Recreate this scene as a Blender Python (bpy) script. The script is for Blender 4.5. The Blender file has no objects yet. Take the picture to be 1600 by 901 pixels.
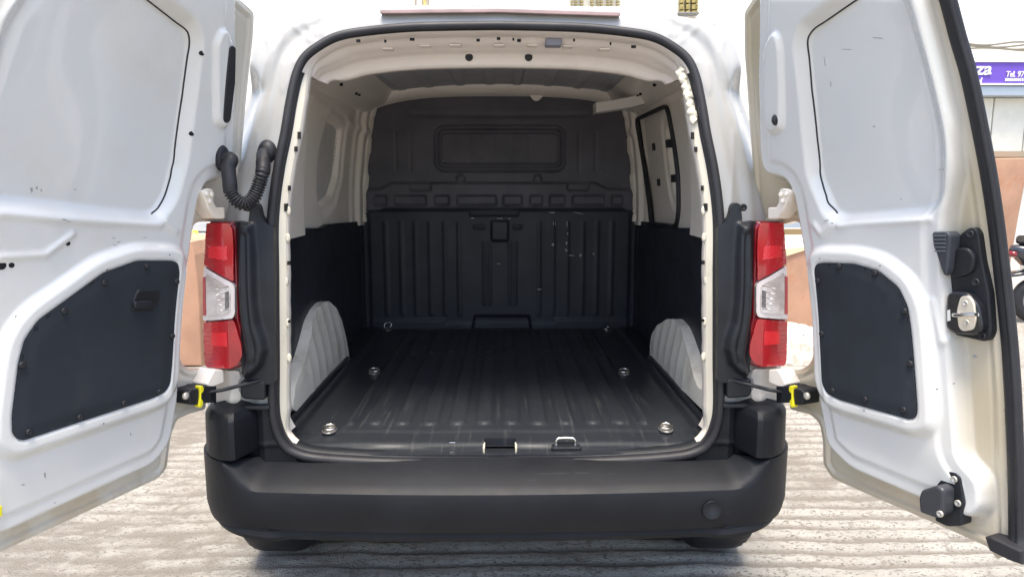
import bpy, math, random
import numpy as np
from mathutils import Vector, Matrix
from mathutils.geometry import delaunay_2d_cdt

random.seed(7)
rng = np.random.default_rng(7)
scene = bpy.context.scene
COL = scene.collection
R = math.radians

# ------------------------------------------------------------------ camera
FPX = 1100.0                                   # focal length in pixels of the 1600 px wide photograph
CAM = np.array([0.02, -2.05, 1.48])
PITCH, YAW = R(8.556), R(0.695)
cam_data = bpy.data.cameras.new('camera')
cam_data.sensor_width = 36.0
cam_data.lens = 36.0 * FPX / 1600.0
cam_data.clip_start = 0.05
cam_data.clip_end = 500.0
cam = bpy.data.objects.new('camera', cam_data)
COL.objects.link(cam)
cam.location = CAM
cam.rotation_euler = (R(90) - PITCH, 0, -YAW)
scene.camera = cam

# ------------------------------------------------------------------ light
SUN_EL, SUN_AZ = R(75), R(186)                 # azimuth: clockwise from +Y
world = bpy.data.worlds.new('World')
scene.world = world
world.use_nodes = True
wn = world.node_tree
wn.nodes.clear()
sky = wn.nodes.new('ShaderNodeTexSky')
sky.sky_type = 'NISHITA'
sky.sun_disc = False
sky.sun_elevation = SUN_EL
sky.sun_rotation = SUN_AZ
sky.air_density = 1.0
sky.dust_density = 3.0
bg = wn.nodes.new('ShaderNodeBackground')
bg.inputs['Strength'].default_value = 0.12
wo = wn.nodes.new('ShaderNodeOutputWorld')
wn.links.new(sky.outputs[0], bg.inputs[0])
wn.links.new(bg.outputs[0], wo.inputs[0])
sd_ = bpy.data.lights.new('sun', 'SUN')
sd_.energy = 2.0
sd_.angle = R(22)
sd_.color = (1.0, 0.92, 0.79)
sun = bpy.data.objects.new('sun', sd_)
COL.objects.link(sun)
sdir = Vector((math.sin(SUN_AZ) * math.cos(SUN_EL), math.cos(SUN_AZ) * math.cos(SUN_EL), math.sin(SUN_EL)))
sun.rotation_euler = (-sdir).to_track_quat('-Z', 'Y').to_euler()
sun.location = sdir * 20
scene.view_settings.view_transform = 'Standard'
scene.view_settings.look = 'None'
scene.view_settings.gamma = 1.0
scene.view_settings.exposure = 1.6
scene.render.engine = 'CYCLES'

# ------------------------------------------------------------------ pixel -> place helpers
_f = np.array([math.sin(YAW) * math.cos(PITCH), math.cos(YAW) * math.cos(PITCH), -math.sin(PITCH)])
_r = np.array([math.cos(YAW), -math.sin(YAW), 0.0])
_u = np.cross(_r, _f)
FLOOR = 0.68
GROUND = 0.03
BULK = 1.82
HX, DA = 0.80, R(24)                            # hinge line and door opening beyond square

def lean(z):
    return 0.15 * np.maximum(0, (np.asarray(z, float) - 1.1) / 0.8) ** 1.7

def hit(px, py, g):
    d = _f + _r * (px - 800) / FPX + _u * (450.5 - py) / FPX
    t = 2.0
    for _ in range(25):
        a = g(CAM + d * t); b = g(CAM + d * (t + 1e-4))
        t -= a * 1e-4 / (b - a)
    return CAM + d * t

def on_rear(px, py, dy=0.0):
    p = hit(px, py, lambda p: p[1] - lean(p[2]) - dy); return (p[0], p[2])
def on_y(px, py, y):
    p = hit(px, py, lambda p: p[1] - y); return (p[0], p[2])
def on_z(px, py, z):
    p = hit(px, py, lambda p: p[2] - z); return (p[0], p[1])
def wall_x(z):
    t = np.clip((np.asarray(z, float) - 1.3) / 0.62, 0, 1)
    return 0.76 - 0.075 * t * t
def on_wall(s, px, py):
    p = hit(px, py, lambda p: s * p[0] - wall_x(p[2])); return (p[1], p[2])

class Door:
    def __init__(self, s):
        self.s = s
        self.d = np.array([s * math.sin(DA), -math.cos(DA), 0]); self.n = np.array([-s * math.cos(DA), -math.sin(DA), 0])
        self.H = np.array([s * HX, 0, 0])
    def uv(self, px, py, h=0.0):
        p = hit(px, py, lambda p: (p - self.H) @ self.n - lean(p[2]) - h)
        return (float((p - self.H) @ self.d), float(p[2]))
    def poly(self, pts, h=0.0):
        return [self.uv(a, b, h) for a, b in pts]
    def map(self, a, b, h):
        a = np.asarray(a, float); b = np.asarray(b, float); h = np.asarray(h, float) + lean(b)
        P = self.H[None] + a[:, None] * self.d[None] + h[:, None] * self.n[None]
        P[:, 2] = b
        return P
    def pt(self, u, v, h=0.0):
        return self.map([u], [v], [h])[0]

def rear_map(a, b, h):                          # a = x, b = z, h towards the camera
    return np.stack([a, lean(b) - h, b], 1)
def ymap(y):
    return lambda a, b, h: np.stack([a, np.full(len(a), y) - h, b], 1)
def zmap(z):
    return lambda a, b, h: np.stack([a, b, z + h], 1)
def wall_map(s):                                # a = y, b = z, h towards the middle of the van
    return lambda a, b, h: np.stack([s * (wall_x(b) - h), a, b], 1)

# ------------------------------------------------------------------ polygon maths
def inside(P, poly):
    poly = np.asarray(poly); x, y = P[:, 0], P[:, 1]
    r = np.zeros(len(P), bool); n = len(poly)
    for i in range(n):
        x1, y1 = poly[i]; x2, y2 = poly[(i + 1) % n]
        if y1 == y2: continue
        c = ((y1 > y) != (y2 > y)) & (x < (x2 - x1) * (y - y1) / (y2 - y1) + x1)
        r ^= c
    return r
def segdist(P, a, b):
    a = np.asarray(a, float); b = np.asarray(b, float); ab = b - a
    t = np.clip(((P - a) @ ab) / max(ab @ ab, 1e-12), 0, 1)
    return np.hypot(*(P - a - t[:, None] * ab).T)
def polydist(P, poly, closed=True):
    d = np.full(len(P), 1e9); n = len(poly)
    for i in range(n if closed else n - 1):
        d = np.minimum(d, segdist(P, poly[i], poly[(i + 1) % n]))
    return d
def sdf(P, poly):                               # > 0 inside
    d = polydist(P, poly)
    return np.where(inside(P, poly), d, -d)
def sm(x):
    x = np.clip(x, 0, 1); return x * x * (3 - 2 * x)
def step(P, poly, w, o=0.0):                    # 0 outside .. 1 inside, ramp of width w centred on the outline
    return sm((sdf(P, poly) - o) / w + 0.5)
def rnd(poly, r, n=5):                          # round the corners
    poly = [np.asarray(p, float) for p in poly]; out = []; m = len(poly)
    for i in range(m):
        p0, p, p1 = poly[i - 1], poly[i], poly[(i + 1) % m]
        rr = r[i] if isinstance(r, (list, tuple)) else r
        a, b = p0 - p, p1 - p; la, lb = np.linalg.norm(a), np.linalg.norm(b)
        k = min(rr, la * .48, lb * .48)
        if k < 1e-5: out.append(tuple(p)); continue
        q0, q1 = p + a / la * k, p + b / lb * k
        for j in range(n + 1):
            t = j / n; out.append(tuple((1 - t) ** 2 * q0 + 2 * t * (1 - t) * p + t * t * q1))
    return out
def resample(poly, sp, closed=True):
    out = []; n = len(poly)
    for i in range(n if closed else n - 1):
        a = np.asarray(poly[i], float); b = np.asarray(poly[(i + 1) % n], float)
        k = max(1, int(np.linalg.norm(b - a) / sp + .5))
        for j in range(k): out.append(tuple(a + (b - a) * j / k))
    if not closed: out.append(tuple(poly[-1]))
    return out
def area2(poly):
    p = np.asarray(poly); q = np.roll(p, -1, 0)
    return float(np.sum(p[:, 0] * q[:, 1] - q[:, 0] * p[:, 1]))
def offset(poly, d):                            # d > 0 shrinks
    p = np.asarray(poly, float); s = 1 if area2(p) > 0 else -1
    a = p - np.roll(p, 1, 0); b = np.roll(p, -1, 0) - p
    a /= np.maximum(np.linalg.norm(a, axis=1), 1e-9)[:, None]; b /= np.maximum(np.linalg.norm(b, axis=1), 1e-9)[:, None]
    na = np.stack([-a[:, 1], a[:, 0]], 1) * s; nb = np.stack([-b[:, 1], b[:, 0]], 1) * s
    m = na + nb; l2 = np.maximum((m * m).sum(1), .35)
    return p + m * (2 / l2)[:, None] * d
def smooth_path(pts, k=6):                      # Catmull-Rom through 3-D or 2-D points
    p = [np.asarray(q, float) for q in pts]; p = [2 * p[0] - p[1]] + p + [2 * p[-1] - p[-2]]; out = []
    for i in range(1, len(p) - 2):
        for j in range(k):
            t = j / k
            out.append(.5 * ((2 * p[i]) + (-p[i - 1] + p[i + 1]) * t + (2 * p[i - 1] - 5 * p[i] + 4 * p[i + 1] - p[i + 2]) * t * t + (-p[i - 1] + 3 * p[i] - 3 * p[i + 1] + p[i + 2]) * t ** 3))
    out.append(p[-2]); return out

# ------------------------------------------------------------------ mesh builders
def make(name, verts, faces, mat, parent=None, smooth=True, flat_from=None):
    me = bpy.data.meshes.new(name)
    me.from_pydata([tuple(map(float, v)) for v in verts], [], [tuple(map(int, f)) for f in faces])
    me.materials.append(mat)
    if smooth: me.polygons.foreach_set('use_smooth', [True] * len(me.polygons))
    me.update()
    o = bpy.data.objects.new(name, me)
    COL.objects.link(o)
    if parent is not None: o.parent = parent
    return o
def add_bevel(o, w=.003, seg=2):
    m = o.modifiers.new('bevel', 'BEVEL'); m.width = w; m.segments = seg; m.limit_method = 'ANGLE'; m.angle_limit = R(40)
    return o
def relief(name, outline, mapf, mat, parent=None, h=None, sp=.006, holes=(), rim=0.0, back=False, rimmap=None):
    """sheet cut to an outline whose surface is pressed to heights h(P)"""
    out = resample(outline, sp); hs = [resample(q, sp) for q in holes]
    lo, hi = np.min(out, 0), np.max(out, 0)
    gx, gy = np.meshgrid(np.arange(lo[0], hi[0], sp), np.arange(lo[1], hi[1], sp))
    gx = gx + (np.arange(gx.shape[0]) % 2)[:, None] * sp * .5
    G = np.stack([gx.ravel(), gy.ravel()], 1); G = G + rng.uniform(-1, 1, G.shape) * sp * .02
    keep = inside(G, out) & (polydist(G, out) > sp * .5)
    for q in hs: keep &= ~inside(G, q) & (polydist(G, q) > sp * .5)
    G = G[keep]
    V = list(out); E = [(i, (i + 1) % len(out)) for i in range(len(out))]
    for q in hs:
        b = len(V); V += q; E += [(b + i, b + (i + 1) % len(q)) for i in range(len(q))]
    V += [tuple(g) for g in G]
    r = delaunay_2d_cdt([Vector(v) for v in V], E, [], 0, 1e-7, False)
    P = np.array([(v.x, v.y) for v in r[0]]); T = np.array([tuple(f) for f in r[2]])
    c = P[T].mean(1); k = inside(c, out)
    for q in hs: k &= ~inside(c, q)
    T = T[k]
    H = np.zeros(len(P)) if h is None else np.asarray(h(P), float)
    X = mapf(P[:, 0], P[:, 1], H)
    t0 = X[T[0]]
    faces = [tuple(t) for t in T]; verts = [tuple(x) for x in X]
    if rim or rimmap:
        ed = {}
        for t in T:
            for i in range(3):
                a, b = int(t[i]), int(t[(i + 1) % 3]); ed[(a, b)] = 1
        bd = [(a, b) for (a, b) in ed if (b, a) not in ed]
        bv = sorted({a for e in bd for a in e}); ix = {a: i for i, a in enumerate(bv)}; B = len(verts)
        PB = P[bv]
        verts += [tuple(X[a]) for a in bv]
        XB = rimmap(PB[:, 0], PB[:, 1], X[bv]) if rimmap else mapf(PB[:, 0], PB[:, 1], np.full(len(bv), -rim))
        verts += [tuple(x) for x in XB]; n = len(bv)
        for a, b in bd: faces.append((B + ix[b], B + ix[a], B + n + ix[a], B + n + ix[b]))
        if back:
            B2 = len(verts); XX = mapf(P[:, 0], P[:, 1], np.full(len(P), -rim)); verts += [tuple(x) for x in XX]
            faces += [(B2 + t[0], B2 + t[2], B2 + t[1]) for t in T]
    return make(name, verts, faces, mat, parent)
def prism(name, poly, mapf, h0, h1, mat, parent=None, bev=.002, smooth=False, taper=0.0):
    poly = np.asarray(poly, float)
    if area2(poly) < 0: poly = poly[::-1]
    n = len(poly); rings = [(poly, h0)]
    top = offset(poly, taper) if taper else poly
    if bev:
        rings += [(top, h1 - bev), (offset(top, bev * .35), h1 - bev * .35), (offset(top, bev), h1)]
    else: rings += [(top, h1)]
    V = []; Fc = []
    for q, hh in rings: V += [tuple(x) for x in mapf(q[:, 0], q[:, 1], np.full(n, hh))]
    for k in range(len(rings) - 1):
        for i in range(n):
            j = (i + 1) % n; Fc.append((k * n + i, k * n + j, (k + 1) * n + j, (k + 1) * n + i))
    b = (len(rings) - 1) * n
    Fc.append(tuple(range(b, b + n))); Fc.append(tuple(reversed(range(n))))
    o = make(name, V, Fc, mat, parent, False)
    sm_ = [True] * (len(Fc) - 2) + [False, False] if smooth else [False] * len(Fc)
    o.data.polygons.foreach_set('use_smooth', sm_)
    return o
def tube(name, path, rad, mat, parent=None, n=12, closed=False, up=(0, 0, 1), sx=1.0, sy=1.0, caps=True):
    p = [np.asarray(q, float) for q in path]; m = len(p); V = []; Fc = []
    side0 = None
    for i in range(m):
        a = p[(i - 1) % m] if (closed or i > 0) else p[i]; b = p[(i + 1) % m] if (closed or i < m - 1) else p[i]
        t = b - a; t /= max(np.linalg.norm(t), 1e-9)
        if side0 is None: s = np.cross(t, np.asarray(up, float))
        elif isinstance(up, str): s = side0
        else:
            s = np.cross(t, np.asarray(up, float))
            if np.linalg.norm(s) < .05: s = side0 - t * (side0 @ t)
            elif s @ side0 < 0: s = -s
        s /= max(np.linalg.norm(s), 1e-9); side0 = s; w = np.cross(s, t)
        rr = rad[i] if hasattr(rad, '__len__') else rad
        for j in range(n):
            an = 2 * math.pi * j / n; V.append(p[i] + s * math.cos(an) * rr * sx + w * math.sin(an) * rr * sy)
    for i in range(m if closed else m - 1):
        for j in range(n):
            k = (i + 1) % m; l = (j + 1) % n; Fc.append((i * n + j, i * n + l, k * n + l, k * n + j))
    if caps and not closed:
        Fc.append(tuple(range(n))); Fc.append(tuple(reversed(range((m - 1) * n, m * n))))
    return make(name, V, Fc, mat, parent)
def lathe(name, c, axis, prof, mat, parent=None, n=20, stretch=(1, 1), upv=(0, 0, 1)):
    ax = np.asarray(axis, float); ax /= np.linalg.norm(ax); c = np.asarray(c, float)
    s = np.cross(np.asarray(upv, float), ax)
    if np.linalg.norm(s) < .05: s = np.cross((1, 0, 0), ax)
    s /= np.linalg.norm(s); w = np.cross(ax, s); V = []; Fc = []
    for r_, h_ in prof:
        for j in range(n):
            an = 2 * math.pi * j / n; V.append(c + ax * h_ + (s * math.cos(an) * stretch[0] + w * math.sin(an) * stretch[1]) * r_)
    for k in range(len(prof) - 1):
        for j in range(n):
            l = (j + 1) % n; Fc.append((k * n + j, k * n + l, (k + 1) * n + l, (k + 1) * n + j))
    Fc.append(tuple(reversed(range(n)))); Fc.append(tuple(range((len(prof) - 1) * n, len(prof) * n)))
    o = make(name, V, Fc, mat, parent)
    o.data.polygons[len(Fc) - 1].use_smooth = False
    return o
def box(name, c, size, mat, parent=None, rot=0.0, bev=.003):
    x, y, z = [v / 2 for v in size]; cs, sn = math.cos(rot), math.sin(rot)
    V = [(c[0] + a * x * cs - b * y * sn, c[1] + a * x * sn + b * y * cs, c[2] + d * z) for a in (-1, 1) for b in (-1, 1) for d in (-1, 1)]
    Fc = [(0, 1, 3, 2), (4, 6, 7, 5), (0, 4, 5, 1), (2, 3, 7, 6), (0, 2, 6, 4), (1, 5, 7, 3)]
    o = make(name, V, Fc, mat, parent, False)
    if bev: add_bevel(o, bev)
    return o
def loft(name, rings, mat, parent=None, closed=True, smooth=True, cap=False):
    n = len(rings[0]); V = [tuple(q) for r_ in rings for q in r_]; Fc = []
    for k in range(len(rings) - 1):
        for i in range(n if closed else n - 1):
            j = (i + 1) % n; Fc.append((k * n + i, k * n + j, (k + 1) * n + j, (k + 1) * n + i))
    return make(name, V, Fc, mat, parent, smooth)
def empty(name, loc=(0, 0, 0)):
    o = bpy.data.objects.new(name, None); COL.objects.link(o); o.location = loc; o.empty_display_size = .2
    return o
def tag(o, label=None, cat=None, group=None, kind=None):
    if label: o['label'] = label
    if cat: o['category'] = cat
    if group: o['group'] = group
    if kind: o['kind'] = kind
    return o

# ------------------------------------------------------------------ materials
def mat(name, col, rough=.5, metal=0.0, coat=0.0, spec=.5, var=0.0, vscale=8.0, vcol=None, bump=0.0, bscale=200.0, rvar=0.0,
        dirt=None, dirt_scale=3.0, dirt_lo=.55, dirt_hi=.75, scuff=None, scuff_scale=(40, 40, 6), scuff_th=.72, trans=0.0, ior=1.45, bdist=.002, zdirt=None, attr=None):
    m = bpy.data.materials.new(name); m.use_nodes = True; nt = m.node_tree; b = nt.nodes['Principled BSDF']; L = nt.links.new
    b.inputs['Roughness'].default_value = rough; b.inputs['Metallic'].default_value = metal
    b.inputs['Coat Weight'].default_value = coat; b.inputs['Coat Roughness'].default_value = .04
    b.inputs['Specular IOR Level'].default_value = spec; b.inputs['IOR'].default_value = ior
    b.inputs['Transmission Weight'].default_value = trans
    tc = nt.nodes.new('ShaderNodeTexCoord'); C = tc.outputs['Object']
    def noise(scale, det=5, ro=.6, mp=None):
        n = nt.nodes.new('ShaderNodeTexNoise'); n.inputs['Scale'].default_value = scale; n.inputs['Detail'].default_value = det; n.inputs['Roughness'].default_value = ro
        if mp:
            q = nt.nodes.new('ShaderNodeMapping'); q.inputs['Scale'].default_value = mp; L(C, q.inputs[0]); L(q.outputs[0], n.inputs['Vector'])
        else: L(C, n.inputs['Vector'])
        return n.outputs['Fac']
    def ramp(src, lo, hi):
        r_ = nt.nodes.new('ShaderNodeMapRange'); r_.inputs['From Min'].default_value = lo; r_.inputs['From Max'].default_value = hi; r_.interpolation_type = 'SMOOTHSTEP'
        L(src, r_.inputs['Value']); return r_.outputs['Result']
    def mix(fac, a, c2):
        x = nt.nodes.new('ShaderNodeMix'); x.data_type = 'RGBA'; L(fac, x.inputs[0])
        for s_, v in ((6, a), (7, c2)):
            if isinstance(v, (tuple, list)): x.inputs[s_].default_value = (*v, 1)
            else: L(v, x.inputs[s_])
        return x.outputs[2]
    c = tuple(col)
    src = None
    if var or vcol:
        c2 = vcol if vcol else tuple(v * (1 - var) for v in col)
        src = mix(ramp(noise(vscale), .35, .68), c, c2)
    if dirt:
        src = mix(ramp(noise(dirt_scale, 8, .65), dirt_lo, dirt_hi), src if src else c, dirt)
    if attr:
        at_ = nt.nodes.new('ShaderNodeAttribute'); at_.attribute_name = attr[0]
        src = mix(at_.outputs['Fac'], src if src else c, attr[1])
    if zdirt:
        sp = nt.nodes.new('ShaderNodeSeparateXYZ'); L(C, sp.inputs[0])
        zr = ramp(sp.outputs[2], zdirt[2], zdirt[1]); ml = nt.nodes.new('ShaderNodeMath'); ml.operation = 'MULTIPLY'; L(zr, ml.inputs[0]); L(ramp(noise(9, 6, .6, (1, 1, .5)), .38, .66), ml.inputs[1])
        src = mix(ml.outputs[0], src if src else c, zdirt[0])
    if scuff:
        s1 = ramp(noise(1.0, 4, .6, scuff_scale), scuff_th, scuff_th + .05)
        src = mix(s1, src if src else c, scuff)
    if src: L(src, b.inputs['Base Color'])
    else: b.inputs['Base Color'].default_value = (*c, 1)
    if rvar:
        r_ = nt.nodes.new('ShaderNodeMapRange'); r_.inputs['To Min'].default_value = max(.02, rough - rvar); r_.inputs['To Max'].default_value = min(1, rough + rvar)
        L(noise(vscale * 1.7, 6), r_.inputs['Value']); L(r_.outputs[0], b.inputs['Roughness'])
    if bump:
        bn = nt.nodes.new('ShaderNodeBump'); bn.inputs['Strength'].default_value = bump; bn.inputs['Distance'].default_value = bdist
        L(noise(bscale, 4), bn.inputs['Height']); L(bn.outputs[0], b.inputs['Normal'])
    return m

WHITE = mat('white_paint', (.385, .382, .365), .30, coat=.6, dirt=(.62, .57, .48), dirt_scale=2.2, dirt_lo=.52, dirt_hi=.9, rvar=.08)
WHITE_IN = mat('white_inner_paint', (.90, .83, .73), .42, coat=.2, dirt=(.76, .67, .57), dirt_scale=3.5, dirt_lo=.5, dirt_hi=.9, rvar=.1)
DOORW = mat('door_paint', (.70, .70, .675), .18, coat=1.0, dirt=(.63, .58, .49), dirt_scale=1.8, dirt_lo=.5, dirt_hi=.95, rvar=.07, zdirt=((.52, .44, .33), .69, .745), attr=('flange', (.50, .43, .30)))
RUBBER = mat('rubber', (.022, .022, .026), .55, var=.3, rvar=.12)
PLASTIC = mat('black_plastic', (.012, .0145, .019), .48, var=.25, vscale=12, rvar=.1, bump=.15, bscale=700)
BUMPER = mat('bumper_plastic', (.0075, .009, .013), .50, spec=.35, var=.35, vscale=4, rvar=.14, bump=.35, bscale=650, dirt=(.014, .016, .021), dirt_scale=3, dirt_lo=.45, dirt_hi=.9, scuff=(.04, .04, .045), scuff_scale=(5, 70, 110), scuff_th=.70)
LINER = mat('liner_plastic', (.026, .030, .040), .5, var=.3, vscale=6, rvar=.12, bump=.15, bscale=500, scuff=(.16, .16, .18), scuff_scale=(90, 90, 14), scuff_th=.78)
STEELBLK = mat('black_bulkhead_paint', (.095, .092, .110), .5, var=.25, vscale=5, rvar=.1, bump=.08, bscale=300)
MAT = mat('rubber_mat', (.018, .021, .027), .36, vcol=(.023, .026, .031), vscale=3.0, rvar=.10, bump=.2, bscale=350, scuff=(.040, .041, .045), scuff_scale=(85, 3.6, 1), scuff_th=.60)
FELT = mat('trim_fibreboard', (.018, .024, .032), .75, var=.25, vscale=6, bump=.5, bscale=900, dirt=(.035, .037, .04), dirt_scale=4)
CHROME = mat('bright_steel', (.72, .70, .66), .22, metal=1.0, rvar=.1)
ZINC = mat('zinc_metal', (.60, .57, .50), .4, metal=.6, rvar=.1)
YELLOW = mat('yellow_plastic', (.78, .70, .02), .4)
REDL = mat('red_lens', (.50, .008, .018), .08, coat=1.0, spec=.6, var=.35, vscale=9)
REDB = mat('bright_red_lens', (.72, .02, .03), .06, coat=1.0)
REDD = mat('dark_red_lens', (.20, .004, .012), .08, coat=1.0)
CLEAR = mat('clear_lens', (.50, .44, .40), .10, coat=1.0, vcol=(.78, .73, .70), vscale=22)
CLEARRIM = mat('clear_lens_rim', (.74, .68, .66), .15, coat=1.0)
FLANGE = mat('cream_flange_paint', (.60, .56, .46), .4, coat=.2, dirt=(.46, .41, .32), dirt_scale=6)
DARK = mat('dark_hole', (.006, .006, .007), .8)
SEAL_GREY = mat('grey_sealant', (.50, .49, .46), .6, var=.4, vscale=60, bump=.6, bscale=120)

# ================================================================== THE VAN
van = empty('cargo_van', (0, 1.0, GROUND))
tag(van, 'white panel van with both rear doors open on its empty black load bay', 'van')
class _Off: pass
def put(o):                                     # parent a part to the van, keeping its place
    o.parent = van; o.matrix_parent_inverse = Matrix.Translation((0, -1.0, -GROUND)); return o
def vlabel(o, label): o['label'] = label; return o

# ---- rear opening, traced on the left half and mirrored
CTR = 0.003
left_out = [(776, 35), (700, 36), (636, 38), (572, 44), (528, 52), (496, 68), (472, 88), (458, 116), (448, 160), (440, 208), (430, 256), (422, 312), (419, 360), (420, 440), (421, 560), (421, 634), (426, 668), (438, 694), (459, 711), (505, 721), (628, 727), (776, 728)]
lo = [on_rear(a, b) for a, b in left_out]
lo = [tuple(q) for q in smooth_path(lo, 5)]
OPEN = [(-x, z) for x, z in lo[1:-1]][::-1] + [(x, z) for x, z in lo]     # clockwise from bottom right ... ends bottom centre
OPEN = [(CTR * 0 + (x if abs(x) > 1e-3 else 0), z) for x, z in OPEN]
OPENr = np.array(resample(OPEN, .012))
def ring(d, dy):                                # contour shrunk by d, pushed dy into the van
    q = offset(OPENr, d); return [(x, float(lean(z)) + dy, z) for x, z in q]

# ---- body shell: the painted face round the opening
outl_top = [(398, 83), (413, 56), (431, 40), (448, 28), (455, 31), (493, 27), (495, 22), (534, 18), (545, 13), (580, 12.5), (680, 11), (776, 10)]
ot = [on_rear(a, b, .03) for a, b in outl_top]
side = [(-.86, .47), (-.905, .62), (-.915, .90), (-.905, 1.15), (-.865, 1.38), (-.80, 1.62), (-.755, 1.76)]
half = side + ot
OUTER = half[:-1] + [(0.0, ot[-1][1])] + [(-x, z) for x, z in half[:-1]][::-1]
CREASE = [[(447, 40), (441, 62), (434, 75), (424, 110), (412, 150)], [(460, 42), (486, 64)], [(480, 40), (494, 53)], [(501, 32), (503, 54)], [(418, 62), (424, 80), (415, 105), (408, 135)], [(400, 205), (402, 270), (410, 330)]]
CRW = [[on_rear(a, b) for a, b in c] for c in CREASE]; CRW += [[(-x, z) for x, z in c] for c in CRW]
PADS = [[(440, 100), (450, 92), (462, 92), (452, 130), (441, 150), (436, 135)]]
PADW = [[on_rear(a, b) for a, b in c] for c in PADS]; PADW += [[(-x, z) for x, z in c] for c in PADW]
def body_h(P):
    d = polydist(P, OUTER); tp_ = sm((P[:, 1] - 1.74) / .10); h = -(.075 - .063 * tp_) * (1 - sm(d / (.085 - .06 * tp_))) ** 1.5
    h += .016 * tp_ * sm((polydist(P, OPENr) - .035) / .05)
    do = polydist(P, OPENr)
    h += -.012 * sm((do - .03) / .03) - .010 * sm((do - .09) / .02)
    for c in CRW: h += .0035 * np.exp(-(polydist(P, c, False) / .0055) ** 2)
    for c in PADW: h += .004 * step(P, c, .01)
    h += .0007 * np.sin(P[:, 0] * 31 + 1.3) * np.sin(P[:, 1] * 23)
    # pocket behind the lamps
    h += -.05 * sm((np.abs(P[:, 0]) - .80) / .03) * sm((P[:, 1] - .84) / .03) * sm((1.37 - P[:, 1]) / .03)
    return h
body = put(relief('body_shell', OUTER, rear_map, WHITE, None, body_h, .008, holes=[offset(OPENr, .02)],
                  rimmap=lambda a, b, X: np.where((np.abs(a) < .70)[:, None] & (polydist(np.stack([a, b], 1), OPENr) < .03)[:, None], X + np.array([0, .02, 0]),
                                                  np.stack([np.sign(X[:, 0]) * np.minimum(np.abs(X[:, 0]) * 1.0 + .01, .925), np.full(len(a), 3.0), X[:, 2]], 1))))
# rubber plugs on the head of the opening, bump stops
for s in (-1, 1):
    x, z = on_rear(776 + s * 215, 41)
    lathe('rubber_plug', (x, float(lean(z)) - .004 + .02, z), (0, -1, .15), [(.0145, -.01), (.0145, .004), (.012, .008), (.0, .009)], RUBBER, body)
# third brake lamp along the roof edge
bl = [on_rear(593, 15, -.02), (0, on_rear(776, 13, -.02)[1]), on_rear(970, 19, -.02), on_rear(969, 26, -.02), (0, on_rear(776, 20, -.02)[1]), on_rear(594, 22, -.02)]
BRAKE = mat('brake_lamp_lens', (.26, .17, .16), .25, coat=.8, var=.4, vscale=6)
put(prism('brake_light', rnd(bl, .006), rear_map, -.02, .02, BRAKE, None, .003))

# ---- rubber seal round the opening
put(vlabel(tube('door_seal', [(x, float(lean(z)) - .006, z) for x, z in offset(OPENr, .012)], .014, RUBBER, None, 14, True, up=(0, 1, 0), sx=1.0, sy=1.15), 'black rubber seal round the rear opening'))
put(tube('seal_lip', [(x, float(lean(z)) + .008, z) for x, z in offset(OPENr, .024)], .006, RUBBER, None, 8, True, up=(0, 1, 0)))

# ---- inner door frame (flange and return)
wob = np.array([.5 + .5 * math.sin(i * .9) * math.sin(i * .37 + 1) for i in range(len(OPENr))])
def ring2(dfun, dy):
    z = OPENr[:, 1]; d = dfun(z); q = np.array([offset(OPENr, float(v))[i] if False else (0, 0) for i, v in enumerate([])]) if False else None
    b0 = np.asarray(offset(OPENr, 0.0)); b1 = np.asarray(offset(OPENr, .01)); q = b0 + (b1 - b0) * (d / .01)[:, None]
    return [(x, float(lean(zz)) + dy, zz) for x, zz in q]
def flw(z):                                     # flange width
    return np.where(z > 1.86, .034, np.where(z < .70, .030, .060)) + 0 * z
def flws(z):
    t = sm((z - 1.70) / .2); b = sm((.80 - z) / .1); w = .050 * (1 - t) + .032 * t; return w * (1 - b) + .030 * b
fr = [ring2(lambda z: z * 0 + .018, .004), ring2(lambda z: flws(z) - .004, .010), ring2(lambda z: flws(z), .015), ring2(lambda z: flws(z) + .002 * wob, .045),
      ring2(lambda z: flws(z) * .6, .075), ring2(lambda z: flws(z) * .1 - .02, .11), ring2(lambda z: z * 0 - .06 * sm((z - .72) / .1), .16)]
for k in range(len(fr)):                        # the load floor covers the bottom run
    fr[k] = [(x, y, max(z, FLOOR - .03 if k > 1 else 0)) for x, y, z in fr[k]]
frame = put(loft('door_frame', fr, WHITE_IN))
frame.data.materials.append(PLASTIC); frame.data.materials.append(FLANGE)
for pg in frame.data.polygons:
    pg.material_index = 1 if pg.center[2] < .692 else (2 if pg.center[1] < float(lean(pg.center[2])) + .03 else 0)
for s in (-1, 1):                               # slots and notches in the frame
    for (px, py, w, hh) in [(465, 206, 4, 11), (460, 229, 4, 8), (450, 290, 3.5, 8), (444, 318, 4, 12), (448, 318, 1.5, 8), (449, 408, 4, 6), (450, 500, 3, 4)]:
        a = on_rear(px, py, .008); b = on_rear(px + w, py + hh, .008)
        pl = [(a[0], a[1]), (b[0], a[1]), (b[0], b[1]), (a[0], b[1])]
        if s > 0: pl = [(-x, z) for x, z in pl]
        prism('frame_slot', pl, rear_map, -.016, -.007, DARK, frame, 0)
    # pressed notches along the inner edge
    for (px, py) in [(456, 330), (455, 372), (452, 440), (455, 505), (457, 560)]:
        a = on_rear(px - 6, py, .01); c = (a[0] if s < 0 else -a[0], float(lean(a[1])) + .012, a[1])
        lathe('frame_dimple', c, (0, -1, 0), [(.010, -.004), (.008, .0008), (.004, .0014), (0, .0014)], FLANGE, frame, 14, (.8, 1.5))
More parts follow.
